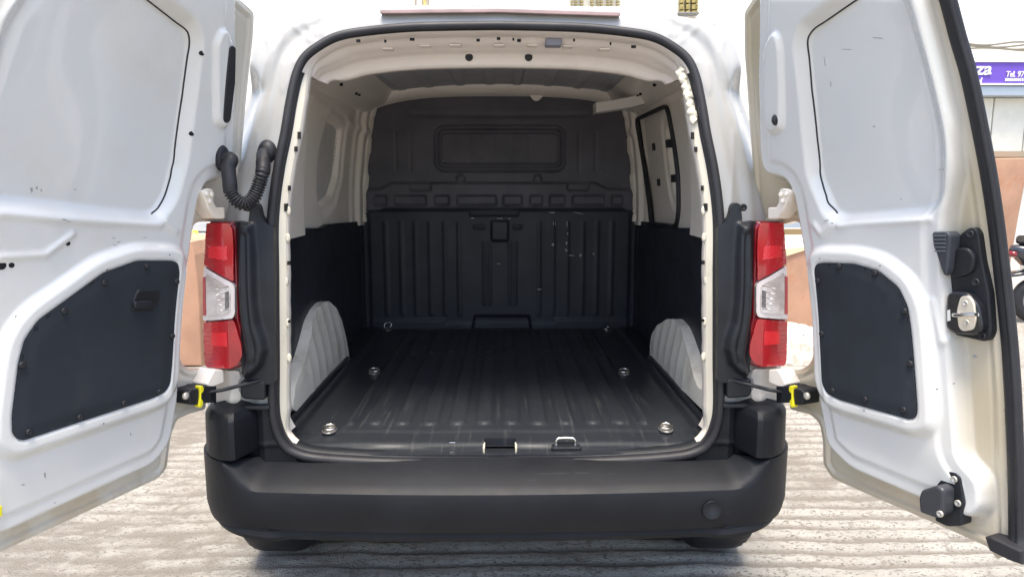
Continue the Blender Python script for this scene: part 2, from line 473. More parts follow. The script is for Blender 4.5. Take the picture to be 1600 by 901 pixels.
# lumpy sealant bead on the right side of the frame
bead = smooth_path([(*on_rear(a, b, 0), ) for a, b in [(1066, 108), (1074, 124), (1079, 140), (1083, 156), (1087, 172), (1091, 190)]], 6)
bp = [(x - .012 + .004 * math.sin(i * 1.7), float(lean(z)) + .002, z) for i, (x, z) in enumerate(bead)]
put(tube('sealant_bead', bp, [.009 + .0018 * math.sin(i * 1.3) + .0015 * math.sin(i * .53) for i in range(len(bp))], FLANGE, None, 10, sx=1.2, sy=.7, up=(0, 1, 0)))

# ---- load floor with its ribbed rubber mat
XW = .70
def floor_h(P):
    x, y = P[:, 0], P[:, 1]
    k = np.round(x / .0915 - .5) + .5; dx = np.abs(x - k * .0915)
    rib = np.where(np.abs(x) < .50, 1.0, 0.0)
    def bar(y0, y1, w): 
        dy = np.maximum(np.maximum(y0 + w - y, y - (y1 - w)), 0); return sm((w - np.hypot(dx, dy)) / .012 + .3)
    h = rib * .010 * (bar(.205, 1.13, .030) + bar(1.20, 1.72, .027))
    h += .010 * sm((np.abs(x) - .655 + .02) / .03)                       # turned-up edges
    h += -.006 * sm((.165 - y) / .02) - .012 * sm((.075 - y) / .03)      # sill step
    h += .0015 * np.sin(x * 17 + 2) * np.sin(y * 9)
    # wavy front edge of the mat
    h += -.004 * sm((.045 + .008 * np.sin(x * 14) - y) / .006)
    return h
fl_out = [(-.665, .035), (-.60, .004), (.60, .004), (.665, .035), (XW, .20), (XW, 1.0), (.76, 1.25), (.76, BULK + .01), (-.76, BULK + .01), (-.76, 1.25), (-XW, 1.0), (-XW, .20)]
SILLCUT = [on_z(a, b, FLOOR - .012) for a, b in [(757, 687), (806, 687), (807, 703), (755, 703)]]
floor = put(vlabel(relief('load_floor', fl_out, zmap(FLOOR), MAT, None, floor_h, .0075, holes=[rnd(SILLCUT, .006, 3)], rim=.05), 'ribbed black rubber load floor mat'))
# latch pocket in the sill
cx, cy = np.mean(SILLCUT, 0)
put(box('latch_pocket', (cx, cy, FLOOR - .045), (.105, .075, .03), PLASTIC))
for s in (-1, 1): put(box('pocket_edge', (cx + s * .050, cy - .004, FLOOR - .022), (.006, .05, .024), mat('cream_edge', (.62, .56, .42), .5), bev=.001))
# striker loop
sx_, sy_ = on_z(884, 693, FLOOR - .01)
prism_pl = rnd([(sx_ - .048, sy_ - .03), (sx_ + .048, sy_ - .03), (sx_ + .04, sy_ + .032), (sx_ - .04, sy_ + .032)], .01)
st = put(prism('striker_plate', prism_pl, zmap(FLOOR - .018), -.002, .007, PLASTIC, None, .002))
tube('striker_loop', smooth_path([(sx_ - .030, sy_, FLOOR - .012), (sx_ - .028, sy_, FLOOR + .004), (sx_ - .015, sy_ + .002, FLOOR + .008), (sx_ + .015, sy_ + .002, FLOOR + .008), (sx_ + .028, sy_, FLOOR + .004), (sx_ + .030, sy_, FLOOR - .012)], 5), .0045, CHROME, st, 10)
x, y = on_z(707, 692, FLOOR - .012)
put(box('sill_clip', (x, y, FLOOR - .012), (.02, .012, .012), CHROME, bev=.002))
# lashing rings
for (px, py, up_) in [(515, 670, 0), (585, 580, 0), (606, 513, 1), (1040, 668, 0), (975, 581, 0), (948, 514, 0)]:
    x, y = on_z(px, py, FLOOR + .004); c = (x, y, FLOOR + .001)
    cup = put(lathe('lashing_point', c, (0, 0, 1), [(.034, -.004), (.034, .001), (.031, .003), (.027, .002), (.024, -.002), (0, -.002)], mat('dull_cup', (.30, .29, .28), .4, metal=.7), None, 24, (1.0, .72)))
    an = rng.uniform(-.5, .5); tl = .25 if not up_ else 1.3
    q = [(c[0] + .020 * math.cos(t) * math.cos(an) - .016 * math.sin(t) * math.sin(an), c[1] + (.020 * math.cos(t) * math.sin(an) + .016 * math.sin(t) * math.cos(an)) * (math.cos(tl) if up_ else 1), c[2] + .006 + (.016 * (1 + math.sin(t)) * math.sin(tl))) for t in np.linspace(0, 2 * math.pi, 24, endpoint=False)]
    tube('lashing_ring', q, .003, CHROME, cup, 8, True)

# ---- bulkhead: pressed steel above, plastic liner below
def yb(pts, y=BULK): return [on_y(a, b, y) for a, b in pts]
WIN_O = rnd(yb([(679, 196), (883, 196), (883, 268), (679, 268)]), .06, 8)
WIN_I = rnd(yb([(689, 208), (873, 208), (873, 257), (689, 257)]), .035, 8)
BAND = yb([(572, 296), (596, 295), (612, 286), (930, 286), (948, 295), (990, 296), (990, 330), (572, 330)])
OVALS = [rnd(yb([(641, 286), (674, 286), (674, 298), (641, 298)]), .015, 5), rnd(yb([(886, 286), (919, 286), (919, 298), (886, 298)]), .015, 5)]
RECTS = [yb([(540 + a / 3.333, 306), (540 + b / 3.333, 306), (540 + b / 3.333, 320), (540 + a / 3.333, 320)]) for a, b in [(150, 215), (255, 420), (465, 540), (582, 785), (822, 918), (960, 1024), (1062, 1140), (1182, 1345), (1385, 1440)]]
def bulk_h(P):
    h = -.016 * (step(P, WIN_O, .012) - step(P, offset(WIN_O, .022), .012)) + .002 * step(P, WIN_I, .01)
    h += -.016 * step(P, WIN_I, .008) 
    h += .022 * step(P, BAND, .010)
    for o_ in OVALS: h += -.014 * step(P, o_, .006)
    for r_ in RECTS: h += -.016 * step(P, r_, .006)
    for px in (618, 641, 905, 931):
        x = on_y(px, 230, BULK)[0]; h += -.004 * np.exp(-((P[:, 0] - x) / .006) ** 2) * sm((P[:, 1] - 1.53) / .02) * sm((1.76 - P[:, 1]) / .02)
    for px in (738, 777, 823):
        x = on_y(px, 230, BULK)[0]; h += .003 * np.exp(-((P[:, 0] - x) / .006) ** 2) * step(P, WIN_I, .006)
    for px in (720, 840):
        c = on_y(px, 280, BULK); h += .016 * sm((.022 - np.hypot(P[:, 0] - c[0], P[:, 1] - c[1])) / .01 + .5) * (P[:, 1] > c[1] - .01)
    h += -.006 * np.exp(-((P[:, 1] - 1.835 - .02 * P[:, 0] ** 2) / .01) ** 2) * sm((.5 - np.abs(P[:, 0])) / .05)
    return h
bulk = put(vlabel(relief('bulkhead', [(-.79, 1.30), (.79, 1.30), (.79, 1.99), (-.79, 1.99)], ymap(BULK), STEELBLK, None, bulk_h, .0075), 'black steel bulkhead with blanked window'))
RIBX = [on_y(px, 420, BULK - .04)[0] for px in (604, 628, 650, 673, 696, 718, 842, 864, 886, 910, 932, 955)]
PLATE = yb([(768, 345), (794, 345), (794, 376), (768, 376)], BULK - .04)
LOWO = yb([(742, 494), (826, 494), (830, 515), (738, 515)], BULK - .04)
def liner_h(P):
    x, z = P[:, 0], P[:, 1]; h = np.zeros(len(P))
    for rx in RIBX: h += .0045 * sm((.013 - np.abs(x - rx)) / .012 + .3) * sm((1.285 - z) / .03) * sm((z - .74) / .03)
    for rx in (-.085, -.055, .055, .085): h += .006 * np.exp(-((x - rx) / .007) ** 2) * sm((1.18 - z) / .03) * sm((z - .80) / .03)
    h += .014 * step(P, PLATE, .008) - .03 * step(P, LOWO, .012)
    h += .012 * sm((z - 1.325) / .015)                                   # top lip
    hb = yb([(734, 331), (810, 331), (810, 337), (734, 337)], BULK - .04); h += .008 * step(P, hb, .008)
    for q in ([(740, 351), (758, 351), (758, 357), (740, 357)], [(802, 351), (815, 351), (815, 357), (802, 357)]): h += .006 * step(P, yb(q, BULK - .04), .006)
    h += -.01 * sm((np.abs(x) - .70) / .02)
    h += .010 * sm((.715 + .02 * (np.abs(x) > .3) - z) / .008)
    return h
bl_o = [(-.77, FLOOR - .01), (.77, FLOOR - .01), (.77, 1.315), (.70, 1.322), (.66, 1.345), (-.62, 1.345), (-.66, 1.322), (-.77, 1.315)]
bliner = put(vlabel(relief('bulkhead_liner', bl_o, ymap(BULK - .04), LINER, None, liner_h, .0075, rim=.05), 'black ribbed plastic liner across lower bulkhead'))
SCUFF = mat('white_scuff', (.55, .55, .56), .7, var=.5, vscale=90)
for (px, py, w, hh) in [(738, 341, 6, 2.5), (780, 341.5, 12, 2), (796, 341.5, 6, 2), (779, 412, 9, 1.6), (865, 349, 1.2, 9), (868, 350, 1, 8), (886, 349, 1.3, 12), (887, 365, 3, 3), (864, 382, 4, 5), (885, 380, 3, 5), (885, 391, 4, 4), (893, 399, 9, 1.8), (907, 399, 4, 6), (928, 397, 5, 3), (863, 332, 13, 1.3), (905, 333, 20, 1.2), (622, 323, 12, 1.4), (843, 452, 9, 1.2), (692, 252, 1.5, 1.5), (948, 274, 1.5, 1.5)]:
    yy = BULK - .058 if py > 324 else BULK - .006
    a = on_y(px, py, yy)
    k = 8; ww, h2 = w / 285 / 2, hh / 285 / 2
    pl = [(a[0] + ww * math.cos(t) * rng.uniform(.5, 1.1), a[1] + h2 * math.sin(t) * rng.uniform(.5, 1.1) + (0 if w < 15 else -.004 * math.cos(t))) for t in np.linspace(0, 2 * math.pi, k, endpoint=False)]
    prism('scuff_mark', pl, ymap(yy), -.012, .0006, SCUFF, bliner if py > 324 else bulk, 0)

# ---- load bay sides
ARCH = {}
for s in (-1, 1):
    # dark lower liner
    def side_h(P, s=s):
        y, z = P[:, 0], P[:, 1]
        h = .006 * np.exp(-((y - 1.35) / .02) ** 2) + .010 * sm((y - 1.72) / .02)
        h += .008 * sm((z - 1.28) / .012) + .003 * np.sin(y * 11) * np.sin(z * 13)
        return h
    tl = [on_wall(-1, 448, 362), on_wall(-1, 497, 356), on_wall(-1, 512, 349), on_wall(-1, 565, 345)]
    out = [(.17, FLOOR - .01), (BULK, FLOOR - .01), (BULK, tl[3][1]), (1.02, tl[2][1]), (.90, tl[1][1]), (.70, tl[0][1]), (.17, tl[0][1])]
    sl = relief('side_liner', out, wall_map(s), LINER, None, side_h, .012, rim=.05)
    for v in sl.data.vertices: v.co.x -= s * .012
    put(sl)
    # painted upper side panel
    W = [(516, 191), (523, 186), (535, 195), (539, 202), (532, 273), (523, 305), (507, 321), (502, 319), (500, 291), (503, 238)]
    WW = rnd([on_wall(-1, a, b) for a, b in W], .02, 3)
    W2 = offset(WW, -.045)
    def panel_h(P, s=s, WW=WW, W2=W2):
        y, z = P[:, 0], P[:, 1]
        h = -.030 * step(P, WW, .02) - .012 * step(P, W2, .03)
        h += .035 * sm((.70 - y) / .10)                              # rear pillar stands proud
        h += .025 * sm((y - 1.66) / .03) 
        h += .010 * np.exp(-((z - 1.80 + .03 * y) / .02) ** 2) + .012 * np.exp(-((y - 1.56) / .025) ** 2)
        return h
    o2 = [(.16, tl[0][1] - .02), (.80, tl[0][1] - .02), (1.0, tl[2][1] - .02), (BULK, tl[3][1] - .02), (BULK, 1.90), (.16, 1.90)]
    if s < 0:
        sp_ = put(vlabel(relief('side_panel', o2, wall_map(s), WHITE_IN, None, panel_h, .009), 'painted inner side panel with blanked window'))
        seam = [wall_map(s)(np.array([a]), np.array([b]), np.array([-.036]))[0] for a, b in WW]
        tube('window_seam', seam, .004, RUBBER, sp_, 6, True, up=(0, 1, 0))
        GREYP = mat('grey_blank_panel', (.66, .63, .59), .5, var=.12)
        prism('window_blank', offset(WW, .004), wall_map(s), -.06, -.038, GREYP, sp_, .002)
    else:
        # sliding door seen through its black seal
        Q = [(984, 188), (993, 174), (1032, 158), (1041, 170), (1050, 213), (1059, 273), (1060, 330), (1056, 352), (1010, 352), (1002, 291), (993, 238)]
        q_ = np.array([on_wall(1, a, b) for a, b in Q]); ym = q_[:, 0].max(); fz = lambda q: [(.75 + (a - .75) * (1.66 - .75) / (ym - .75), b) for a, b in q]
        QQ = rnd([(a, min(b, 1.80)) for a, b in fz(q_)], .05, 5)
        sp_ = put(relief('side_panel', o2, wall_map(s), WHITE_IN, None, lambda P: panel_h(P) * (1 - step(P, offset(QQ, -.03), .04)) , .009, holes=[QQ]))
        put(tube('sliding_door_seal', [wall_map(1)(np.array([a]), np.array([b]), np.array([.004]))[0] for a, b in resample(QQ, .03)], .011, RUBBER, None, 10, True, up=(1, 0, 0), sx=.8, sy=1.2))
        Q3 = [(.60, 1.24), (1.80, 1.24), (1.80, 1.90), (.60, 1.90)]
        WR = rnd([on_wall(1, a, b) for a, b in [(1024, 205), (1030, 199), (1040, 197), (1052, 240), (1060, 290), (1058, 300), (1045, 312), (1038, 300), (1030, 262)]], .03, 3); WR = fz(WR)
        def sd_h(P): return -.016 - .022 * step(P, WR, .02) - .010 * step(P, offset(WR, -.05), .03) + .01 * np.exp(-((P[:, 0] - 1.62) / .03) ** 2)
        sdoor = put(vlabel(relief('sliding_door', Q3, wall_map(1), WHITE_IN, None, sd_h, .009), 'inside of closed sliding side door'))
        tube('window_seam', [wall_map(1)(np.array([a]), np.array([b]), np.array([-.046]))[0] for a, b in WR], .004, RUBBER, sdoor, 6, True, up=(0, 1, 0))
        prism('window_blank', offset(WR, .004), wall_map(1), -.07, -.047, WHITE_IN, sdoor, .002)
        for px, py in [(1007, 232), (1015, 285), (1031, 226), (1040, 279)]:
            c = fz([on_wall(1, px, py)])[0]; hh = .017
            prism('door_plug', [(c[0] - .028, c[1] - hh), (c[0] + .028, c[1] - hh), (c[0] + .028, c[1] + hh), (c[0] - .028, c[1] + hh)], wall_map(1), -.05, -.012, PLASTIC, sdoor, .002)
    # cant rail between side and roof
    rail = []
    for y in np.linspace(.30, BULK, 12):
        pr = [(wall_x(1.83) - .002, 1.832), (wall_x(1.84) - .025, 1.842), (wall_x(1.85) - .045, 1.872), (.605, 1.893), (.585, 1.91), (.56, 1.945), (.54, 1.965)]
        rail.append([(s * a, y, b) for a, b in pr])
    rl = put(loft('cant_rail', rail, WHITE_IN, None, closed=False))
    for (y, dz) in [(.46, 0), (.52, -.004), (.80, .004), (.92, 0), (1.22, 0), (1.28, .003)]:
        box('rail_hole', (s * .640, y, 1.880 + dz), (.010, .016, .022), DARK, rl, bev=0)
# white wheel arches with fanned ribs
for s, px in ((-1, [(470, 644), (543, 566), (545, 556), (541, 530), (534, 500), (526, 482), (515, 470), (505, 472), (496, 482), (489, 500), (484, 530), (477, 560), (467, 585), (459, 603), (456, 640)]),
              (1, [(1108, 648), (1016, 562), (1016, 540), (1019, 520), (1028, 507), (1042, 498), (1052, 498), (1062, 510), (1069, 530), (1078, 560), (1086, 590), (1093, 607), (1108, 610)])):
    def arch_map(a, b, h, s=s): return np.stack([s * (.695 + .16 * np.maximum(b - .78, 0) ** 1.2 - h), a, b], 1)
    pl = []
    for a, b in px:
        p = hit(a, b, lambda p: s * p[0] - (.695 + .16 * max(p[2] - .78, 0) ** 1.2)); pl.append((float(p[1]), float(max(p[2], FLOOR - .01))))
    pl = rnd(pl, .02, 3); c0 = (.30, .55)
    def arch_h(P):
        an = np.arctan2(P[:, 1] - .45, P[:, 0] - .05); rr = np.hypot(P[:, 0] - .05, P[:, 1] - .45)
        g = (P[:, 0] - .34 - .25 * (1.0 - P[:, 1])) / .105
        w = sm((P[:, 0] - .42) / .12)
        return .0035 * w * (np.abs(((g % 1) - .5) * 2) ** 1.5) + .012 * np.sin(P[:, 0] * 6) * .3
    put(relief('wheel_arch', pl, arch_map, mat('arch_paint', (.94, .90, .79), .4, coat=.2, dirt=(.62, .57, .46), dirt_scale=6, dirt_lo=.5, dirt_hi=.8), None, arch_h, .007, rim=.06))
    # raised mat kerb along the arch
    put(tube('mat_kerb', smooth_path([(s * .655, .06, FLOOR + .0), (s * .69, .20, FLOOR + .010), (s * .69, .6, FLOOR + .012), (s * .685, 1.06, FLOOR + .010)], 6), .014, MAT, None, 10, up=(0, 0, 1)))

# ---- roof skin, header beam, bows
def roof_h(P):
    h = np.zeros(len(P))
    for rx in (-.50, -.36, -.20, -.05, .09, .25, .40, .54):
        h += -.010 * (sm((.022 - np.abs(P[:, 0] - rx)) / .010 + .5)) * sm((P[:, 1] - .44) / .03) * sm((1.72 - P[:, 1]) / .03)
    return h - .04 * (P[:, 0] / .6) ** 2
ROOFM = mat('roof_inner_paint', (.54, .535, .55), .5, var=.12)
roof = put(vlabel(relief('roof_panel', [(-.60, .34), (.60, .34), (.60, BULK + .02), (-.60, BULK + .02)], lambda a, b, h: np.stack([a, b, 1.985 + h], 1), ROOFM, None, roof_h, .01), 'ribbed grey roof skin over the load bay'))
prof = [(-.012, .026), (.004, .032), (.03, .036), (.045, .034), (.05, .044), (.105, .048), (.115, .058), (.14, .062), (.155, .068), (.165, .092), (.172, .102), (.20, .104), (.21, .09), (.215, -.02)]
top_i = [i for i in range(len(OPENr)) if OPENr[i][1] > 1.80]
b0_ = np.asarray(offset(OPENr, 0.0)); b1_ = np.asarray(offset(OPENr, .01)); dn_ = (b1_ - b0_) / .01
rows = []
for i in sorted(top_i, key=lambda i: OPENr[i][0]):
    x_, z_ = OPENr[i]; w_ = .55 + .45 * float(sm((z_ - 1.80) / .12))
    rows.append([(x_ + dn_[i][0] * d * (w_ if k > 4 else 1), float(lean(z_)) + y * (1 if k < 5 else .8 + .2 * w_), z_ + dn_[i][1] * d * (w_ if k > 4 else 1) + .0012 * math.sin(x_ * 40) * (k in (4, 5, 6))) for k, (y, d) in enumerate(prof)])
TAN = mat('header_paint', (.82, .74, .67), .4, coat=.2, dirt=(.72, .61, .52), dirt_scale=4)
header = put(vlabel(loft('header_beam', rows, TAN, None, closed=False), 'painted header beam above the rear opening'))
def hz(x): return -.11 * abs(x / .60) ** 4
for px in (733, 826):
    x, z = on_y(px, 89.5, .322); lathe('rubber_plug', (x, .324, z), (0, -1, -.25), [(.0125, -.01), (.0125, .003), (.010, .006), (0, .007)], RUBBER, header)
for (px, py, w, hh) in [(560, 66, 10, 2.5), (602, 63.5, 5, 3), (644, 60, 12, 1.6), (747, 61, 9, 1.8), (779, 58.5, 9, 1.8), (802, 59.5, 5, 1.6), (811, 61.5, 10, 2), (897, 61, 5, 1.5), (954, 67, 4, 3), (990, 73, 12, 2)]:
    x, y = on_z(px, py, 1.914 + hz((px - 776) / 500)); box('header_slot', (x, y, 1.910 + hz(x)), (w / 850, hh / 420, .008), DARK, header, bev=0)
x, y = on_z(865, 62.5, 1.914); box('header_bracket', (x, y + .02, 1.908), (.05, .05, .022), mat('bracket_grey', (.22, .22, .26), .5), header, bev=.004)
for (px, py) in [(608, 77), (666, 78), (712, 76), (780, 77), (832, 75), (886, 78), (942, 79)]:
    x, y = on_z(px, py, 1.897); box('header_tab', (x, .262, 1.905 + hz(x)), (.035, .05, .006), TAN, header, bev=.003)
# front bow where roof meets bulkhead
fb = []
for x in np.linspace(-.66, .66, 40):
    t = abs(x / .64); z0 = 1.944 - .045 * t ** 4 - .012 * t ** 2
    fb.append([(x, BULK - .01, z0 - .012), (x, BULK - .04, z0 - .006), (x, BULK - .075, z0 + .008), (x, BULK - .09, z0 + .03), (x, BULK - .09, z0 + .06)])
put(loft('front_bow', fb, WHITE_IN, None, closed=False))
for px in (838,):
    x, z = on_y(px, 153, BULK - .02); pl = [(x - .045, z + .02), (x + .045, z + .02), (x + .018, z - .012), (x + .006, z - .018), (x - .006, z - .018), (x - .018, z - .012)]
    put(prism('bow_tab', rnd(pl, .01), ymap(BULK - .03), -.004, .004, WHITE_IN, None, .001))
for s in (-1, 1):                               # ragged painted pillar edge beside the bulkhead
    pil = []
    for z in np.linspace(1.27, 1.90, 40):
        w = wall_x(z) - .03 - .006 * (math.sin(z * 31) > .2) - .002 * math.sin(z * 47)
        pil.append([(s * (wall_x(z) + .02), BULK - .05, z), (s * (w + .01), BULK - .055, z), (s * w, BULK - .045, z), (s * (w - .008), BULK - .004, z)])
    put(loft('front_pillar', pil, WHITE_IN, None, closed=False))
# pale bracket arm under the roof on the right
br = [on_y(a, b, 1.30) for a, b in [(931, 160), (955, 157), (990, 150), (1008, 146), (1008, 162), (990, 167), (960, 172), (931, 176)]]
put(vlabel(prism('roof_bracket', br, ymap(1.30), -.10, .0, mat('bracket_white', (.74, .71, .66), .45), None, .003), 'pale metal bracket bar under the roof'))

# ---- bumper
def plan(t):                                    # plan curve of the outer face, t in -1..1
    a = abs(t); x = .872 * math.sin(min(a, 1) * math.pi / 2 * 1.0) ** .92 if a < 1 else .872
    return x
NB = 120
xs = []
def plan_pts(in_):
    pts = []
    for i in range(NB + 1):
        t = -1 + 2 * i / NB; a = abs(t); sg = 1 if t >= 0 else -1
        if a < .72:                             # gently bowed back face
            x = a / .72 * .70; y = -.150 + .030 * (x / .70) ** 2
            nx, ny = .0857 * x / .70, -1
        elif a < .90:
            q = (a - .72) / .18 * math.pi / 2; x = .70 + .175 * math.sin(q) ; y = -.120 + .20 * (1 - math.cos(q)) + .0 * q
            nx, ny = math.sin(q), -math.cos(q)
        else:
            x = .875 + .012 * (a - .9) / .1; y = .08 + (a - .9) / .1 * .45; nx, ny = 1, 0
        l = math.hypot(nx, ny); nx /= l; ny /= l
        pts.append((sg * (x - nx * in_), y - ny * in_, a, sg))
    return pts
def corner(x, x0, x1): return float(sm((abs(x) - x0) / (x1 - x0)))
rows = []
profB = [(.150, .652), (.110, .644), (.060, .627), (.030, .614), (.014, .606), (.003, .597), (.0, .586), (-.003, .56), (.0, .525), (.006, .495), (.010, .482), (.012, .478), (.030, .474), (.034, .470), (.028, .452), (.032, .440), (.06, .430), (.12, .43)]
for k, (in_, z) in enumerate(profB):
    row = []
    for (x, y, a, sg), (x0, y0, a0, _) in zip(plan_pts(in_), plan_pts(0.0)):
        c = corner(x0, .665, .79); zz = z
        if k <= 7:
            w = c if k else c * .92
            x = x + (x0 - x) * w; y = y + (y0 - y) * w
            zz = z + ([.684, .683, .680, .672, .662, .648, .630, .60][k] - z) * c
        if k >= 11: zz = z + (.03 * corner(x0, .60, .88))
        if 12 <= k <= 15: y = y - .020 * corner(x0, .58, .66) * (a < .9)
        row.append((x * 1.035, y, zz))
    rows.append(row)
bump = put(vlabel(loft('rear_bumper', rows, BUMPER, None, closed=False), 'black unpainted plastic rear bumper'))
bump.data.set_sharp_from_angle(angle=R(34))
lathe('tow_eye_cover', (on_y(1112, 795, -.13)[0], -.1375, on_y(1112, 795, -.13)[1]), (.06, -1, 0), [(.0285, -.006), (.0285, .0), (.0275, .0006), (.0262, -.0002), (.0, .0)], BUMPER, bump, 28)
for s in (-1, 1):                               # separate caps on the bumper corners
    base = [(s * .690, .04), (s * .694, .0), (s * .732, -.102), (s * .745, -.108), (s * .78, -.100), (s * .815, -.072), (s * .840, -.032), (s * .856, .008), (s * .866, .06), (s * .878, .34)]
    RG = []
    for (ins, z) in [(.005, .684), (.0, .688), (.001, .74), (.003, .796), (.006, .802), (.020, .817), (.026, .821), (.06, .829), (.085, .832)]:
        rg = []
        for q in base:
            v = np.array([s * .775, .10]) - np.array(q); v /= np.linalg.norm(v)
            if q[1] > .2: v = np.array([-s, 0.])
            rg.append(((q[0] + v[0] * ins) * 1.035 - s * .002, q[1] + v[1] * ins, z))
        RG.append(rg)
    cp_ = put(loft('bumper_cap', RG, BUMPER, None, closed=False)); cp_.data.set_sharp_from_angle(angle=R(27))
    # black trim behind the cap, beside and under the seal
    tp = [(s * .58, .58), (s * .84, .58), (s * .84, .795), (s * .795, .812), (s * .69, .812), (s * .645, .70), (s * .60, .640)]
    def th(P): return .006 * np.exp(-((np.abs(P[:, 0]) - .70) / .006) ** 2) + .005 * np.exp(-((P[:, 1] - .70) / .006) ** 2) - .01 * sm((np.abs(P[:, 0]) - .715) / .01)
    put(relief('sill_trim', tp, lambda a, b, h: np.stack([a, -.012 - h, b], 1), BUMPER, None, th, .006, rim=.03))
    put(box('trim_ledge', (s * .742, -.012, .818), (.13, .03, .012), PLASTIC))
put(prism('sill_trim', [(-.60, .60), (.60, .60), (.60, .648), (-.60, .640)], ymap(-.004), -.02, .002, PLASTIC, None, .002))

# ---- tail lamps
for s in (-1, 1):
    def X(pts, dy=0.0):
        q = [on_rear(a, b, dy) for a, b in pts]; return q if s < 0 else [(-x, z) for x, z in q]
    def lmap(a, b, h):                          # lens curves forward at the outer side
        t = np.clip((np.abs(a) - .78) / .12, 0, 1.6); return np.stack([a, lean(b) * .4 - .035 + .045 * t ** 1.6 - h, b], 1)
    LY = -.03
    lamp = put(prism('tail_light', rnd(X([(326, 346), (364, 346), (370, 355), (371, 440), (372, 500), (384, 538), (386, 556), (378, 572), (362, 579), (318, 579), (313, 570), (312, 500), (316, 415)], LY), .006), lmap, -.14, -.012, REDD, None, .006, True))
    lamp['label'] = 'red and clear tail lamp, ' + ('beside the wiring conduit' if s < 0 else 'without conduit beside it')
    up_ = X([(325, 348), (361, 348), (367, 356), (368, 385), (367, 439), (318, 414)], LY)
    cl = X([(318, 417), (365, 441), (369, 447), (369, 488), (366, 496), (314, 502)], LY)
    low = X([(314, 505), (366, 499), (369, 505), (379, 540), (380, 555), (373, 568), (360, 574), (320, 576), (316, 570)], LY)
    def lens_h(P): return .004 + .0012 * np.sin(P[:, 1] * 480) * sm((np.abs(P[:, 0]) - .80) / .02)
    relief('red_lens', rnd(up_, .006), lmap, REDL, lamp, lens_h, .0045, rim=.02)
    relief('red_lens', rnd(low, .008), lmap, REDL, lamp, lens_h, .0045, rim=.02)
    c_ = relief('clear_lens', rnd(cl, .007), lmap, CLEARRIM, lamp, lambda P: .0055 * np.ones(len(P)), .006, rim=.02)
    inn = X([(323, 427), (360, 445), (363, 450), (363, 484), (360, 489), (322, 494)], LY)
    relief('lens_window', rnd(inn, .006), lmap, CLEAR, lamp, lambda P: .0075 + .0012 * np.sin(P[:, 0] * 700) * np.sin(P[:, 1] * 700), .003, rim=.01)
    for q in ([(328, 384), (358, 384), (359, 406), (327, 402)], [(330, 520), (356, 518), (357, 540), (329, 540)]):
        relief('lens_block', X(q, LY), lmap, REDB, lamp, lambda P: .0056 + .0012 * np.sin(P[:, 0] * 620) * np.sin(P[:, 1] * 620), .0028, rim=-.003)
    st_ = X([(315.5, 434), (321, 432), (320.5, 493), (314.5, 494)], LY)
    prism('red_strip', st_, lmap, .0, .0085, REDL, lamp, .001)
    for k in range(5):                          # bright reflector bars
        a0 = X([(338 + k * 2, 452 + k * 8), (360, 446 + k * 9)], LY)
        pth = [lmap(np.array([q[0]]), np.array([q[1]]), np.array([.0085]))[0] for q in a0]
        tube('reflector_bar', pth, .0011, CHROME, lamp, 6)
    d0 = X([(354, 455), (361, 453), (361, 480), (354, 482)], LY)
    prism('bulb_shield', d0, lmap, .0, .0083, mat('shield_grey', (.16, .15, .15), .4), lamp, .001)
    # black moulding between lamp and seal
    mo = X([(362, 346), (384, 350), (386, 330), (388, 320), (393, 317), (399, 319), (402, 325), (404, 338), (413, 350), (424, 356), (425, 440), (426, 600), (420, 603), (396, 603), (386, 600), (372, 585), (374, 582), (372, 560), (372, 510), (368, 440), (366, 360)], -.05)
    ridge = X([(373, 350), (390, 352), (394, 400), (396, 470), (401, 505), (410, 530), (413, 548), (407, 570), (394, 584), (380, 590), (384, 560), (376, 505), (372, 440)], -.05)
    def mold_h(P, ridge=ridge): return .030 + .030 * step(P, ridge, .022) - .010 * step(P, offset(ridge, .025), .015)
    md = put(relief('lamp_moulding', rnd(mo, .006), rear_map, PLASTIC, None, mold_h, .0055, rim=.04))
    c = X([(393, 324)])[0]
    lathe('screw', (c[0], float(lean(c[1])) - .030, c[1]), (0, -1, 0), [(.011, -.004), (.011, .003), (.007, .005), (.006, .002), (0, .002)], RUBBER, md, 16)
    # recess plate for the check strap
    rp = X([(381, 590), (420, 590), (420, 620), (386, 618), (381, 612)])
    put(prism('strap_recess', rnd(rp, .01), rear_map, -.01, .034, PLASTIC, None, .006))
    # dim painted pressing under the lamp
    pp_ = X([(328, 578), (372, 580), (376, 600), (372, 640), (330, 640)])
    put(relief('corner_pressing', rnd(pp_, .01), lambda a, b, h: np.stack([a, .012 - h, b], 1), WHITE_IN, None, lambda P: .006 * np.exp(-((np.abs(P[:, 0]) - .80) / .01) ** 2) + .004 * np.sin(P[:, 1] * 70), .006, rim=.05))

# ---- rear wheels
for s in (-1, 1):
    w = put(empty('wheel', (s * .845, .66, GROUND + .325)))
    RW = .325
    ty = [(-.115, .20), (-.115, .27), (-.108, .30), (-.09, .317), (-.06, .324), (0, .325), (.06, .324), (.09, .317), (.108, .30), (.115, .27), (.115, .20)]
    V = []; Fc = []; n = 72
    for i in range(n):
        an = 2 * math.pi * i / n
        for (xx, rr) in ty:
            g = .006 if (rr > .31 and i % 2 == 0 and abs(xx) > .05) else 0
            V.append((xx, (rr - g) * math.cos(an), (rr - g) * math.sin(an)))
    m = len(ty)
    for i in range(n):
        for j in range(m - 1): Fc.append((i * m + j, i * m + j + 1, ((i + 1) % n) * m + j + 1, ((i + 1) % n) * m + j))
    make('tyre', V, Fc, RUBBER, w)
    lathe('rim', (0, 0, 0), (1, 0, 0), [(.20, -.10), (.205, -.09), (.19, -.07), (.06, -.05), (.05, .05), (.19, .06), (.205, .09), (.20, .10)], ZINC, w, 32)
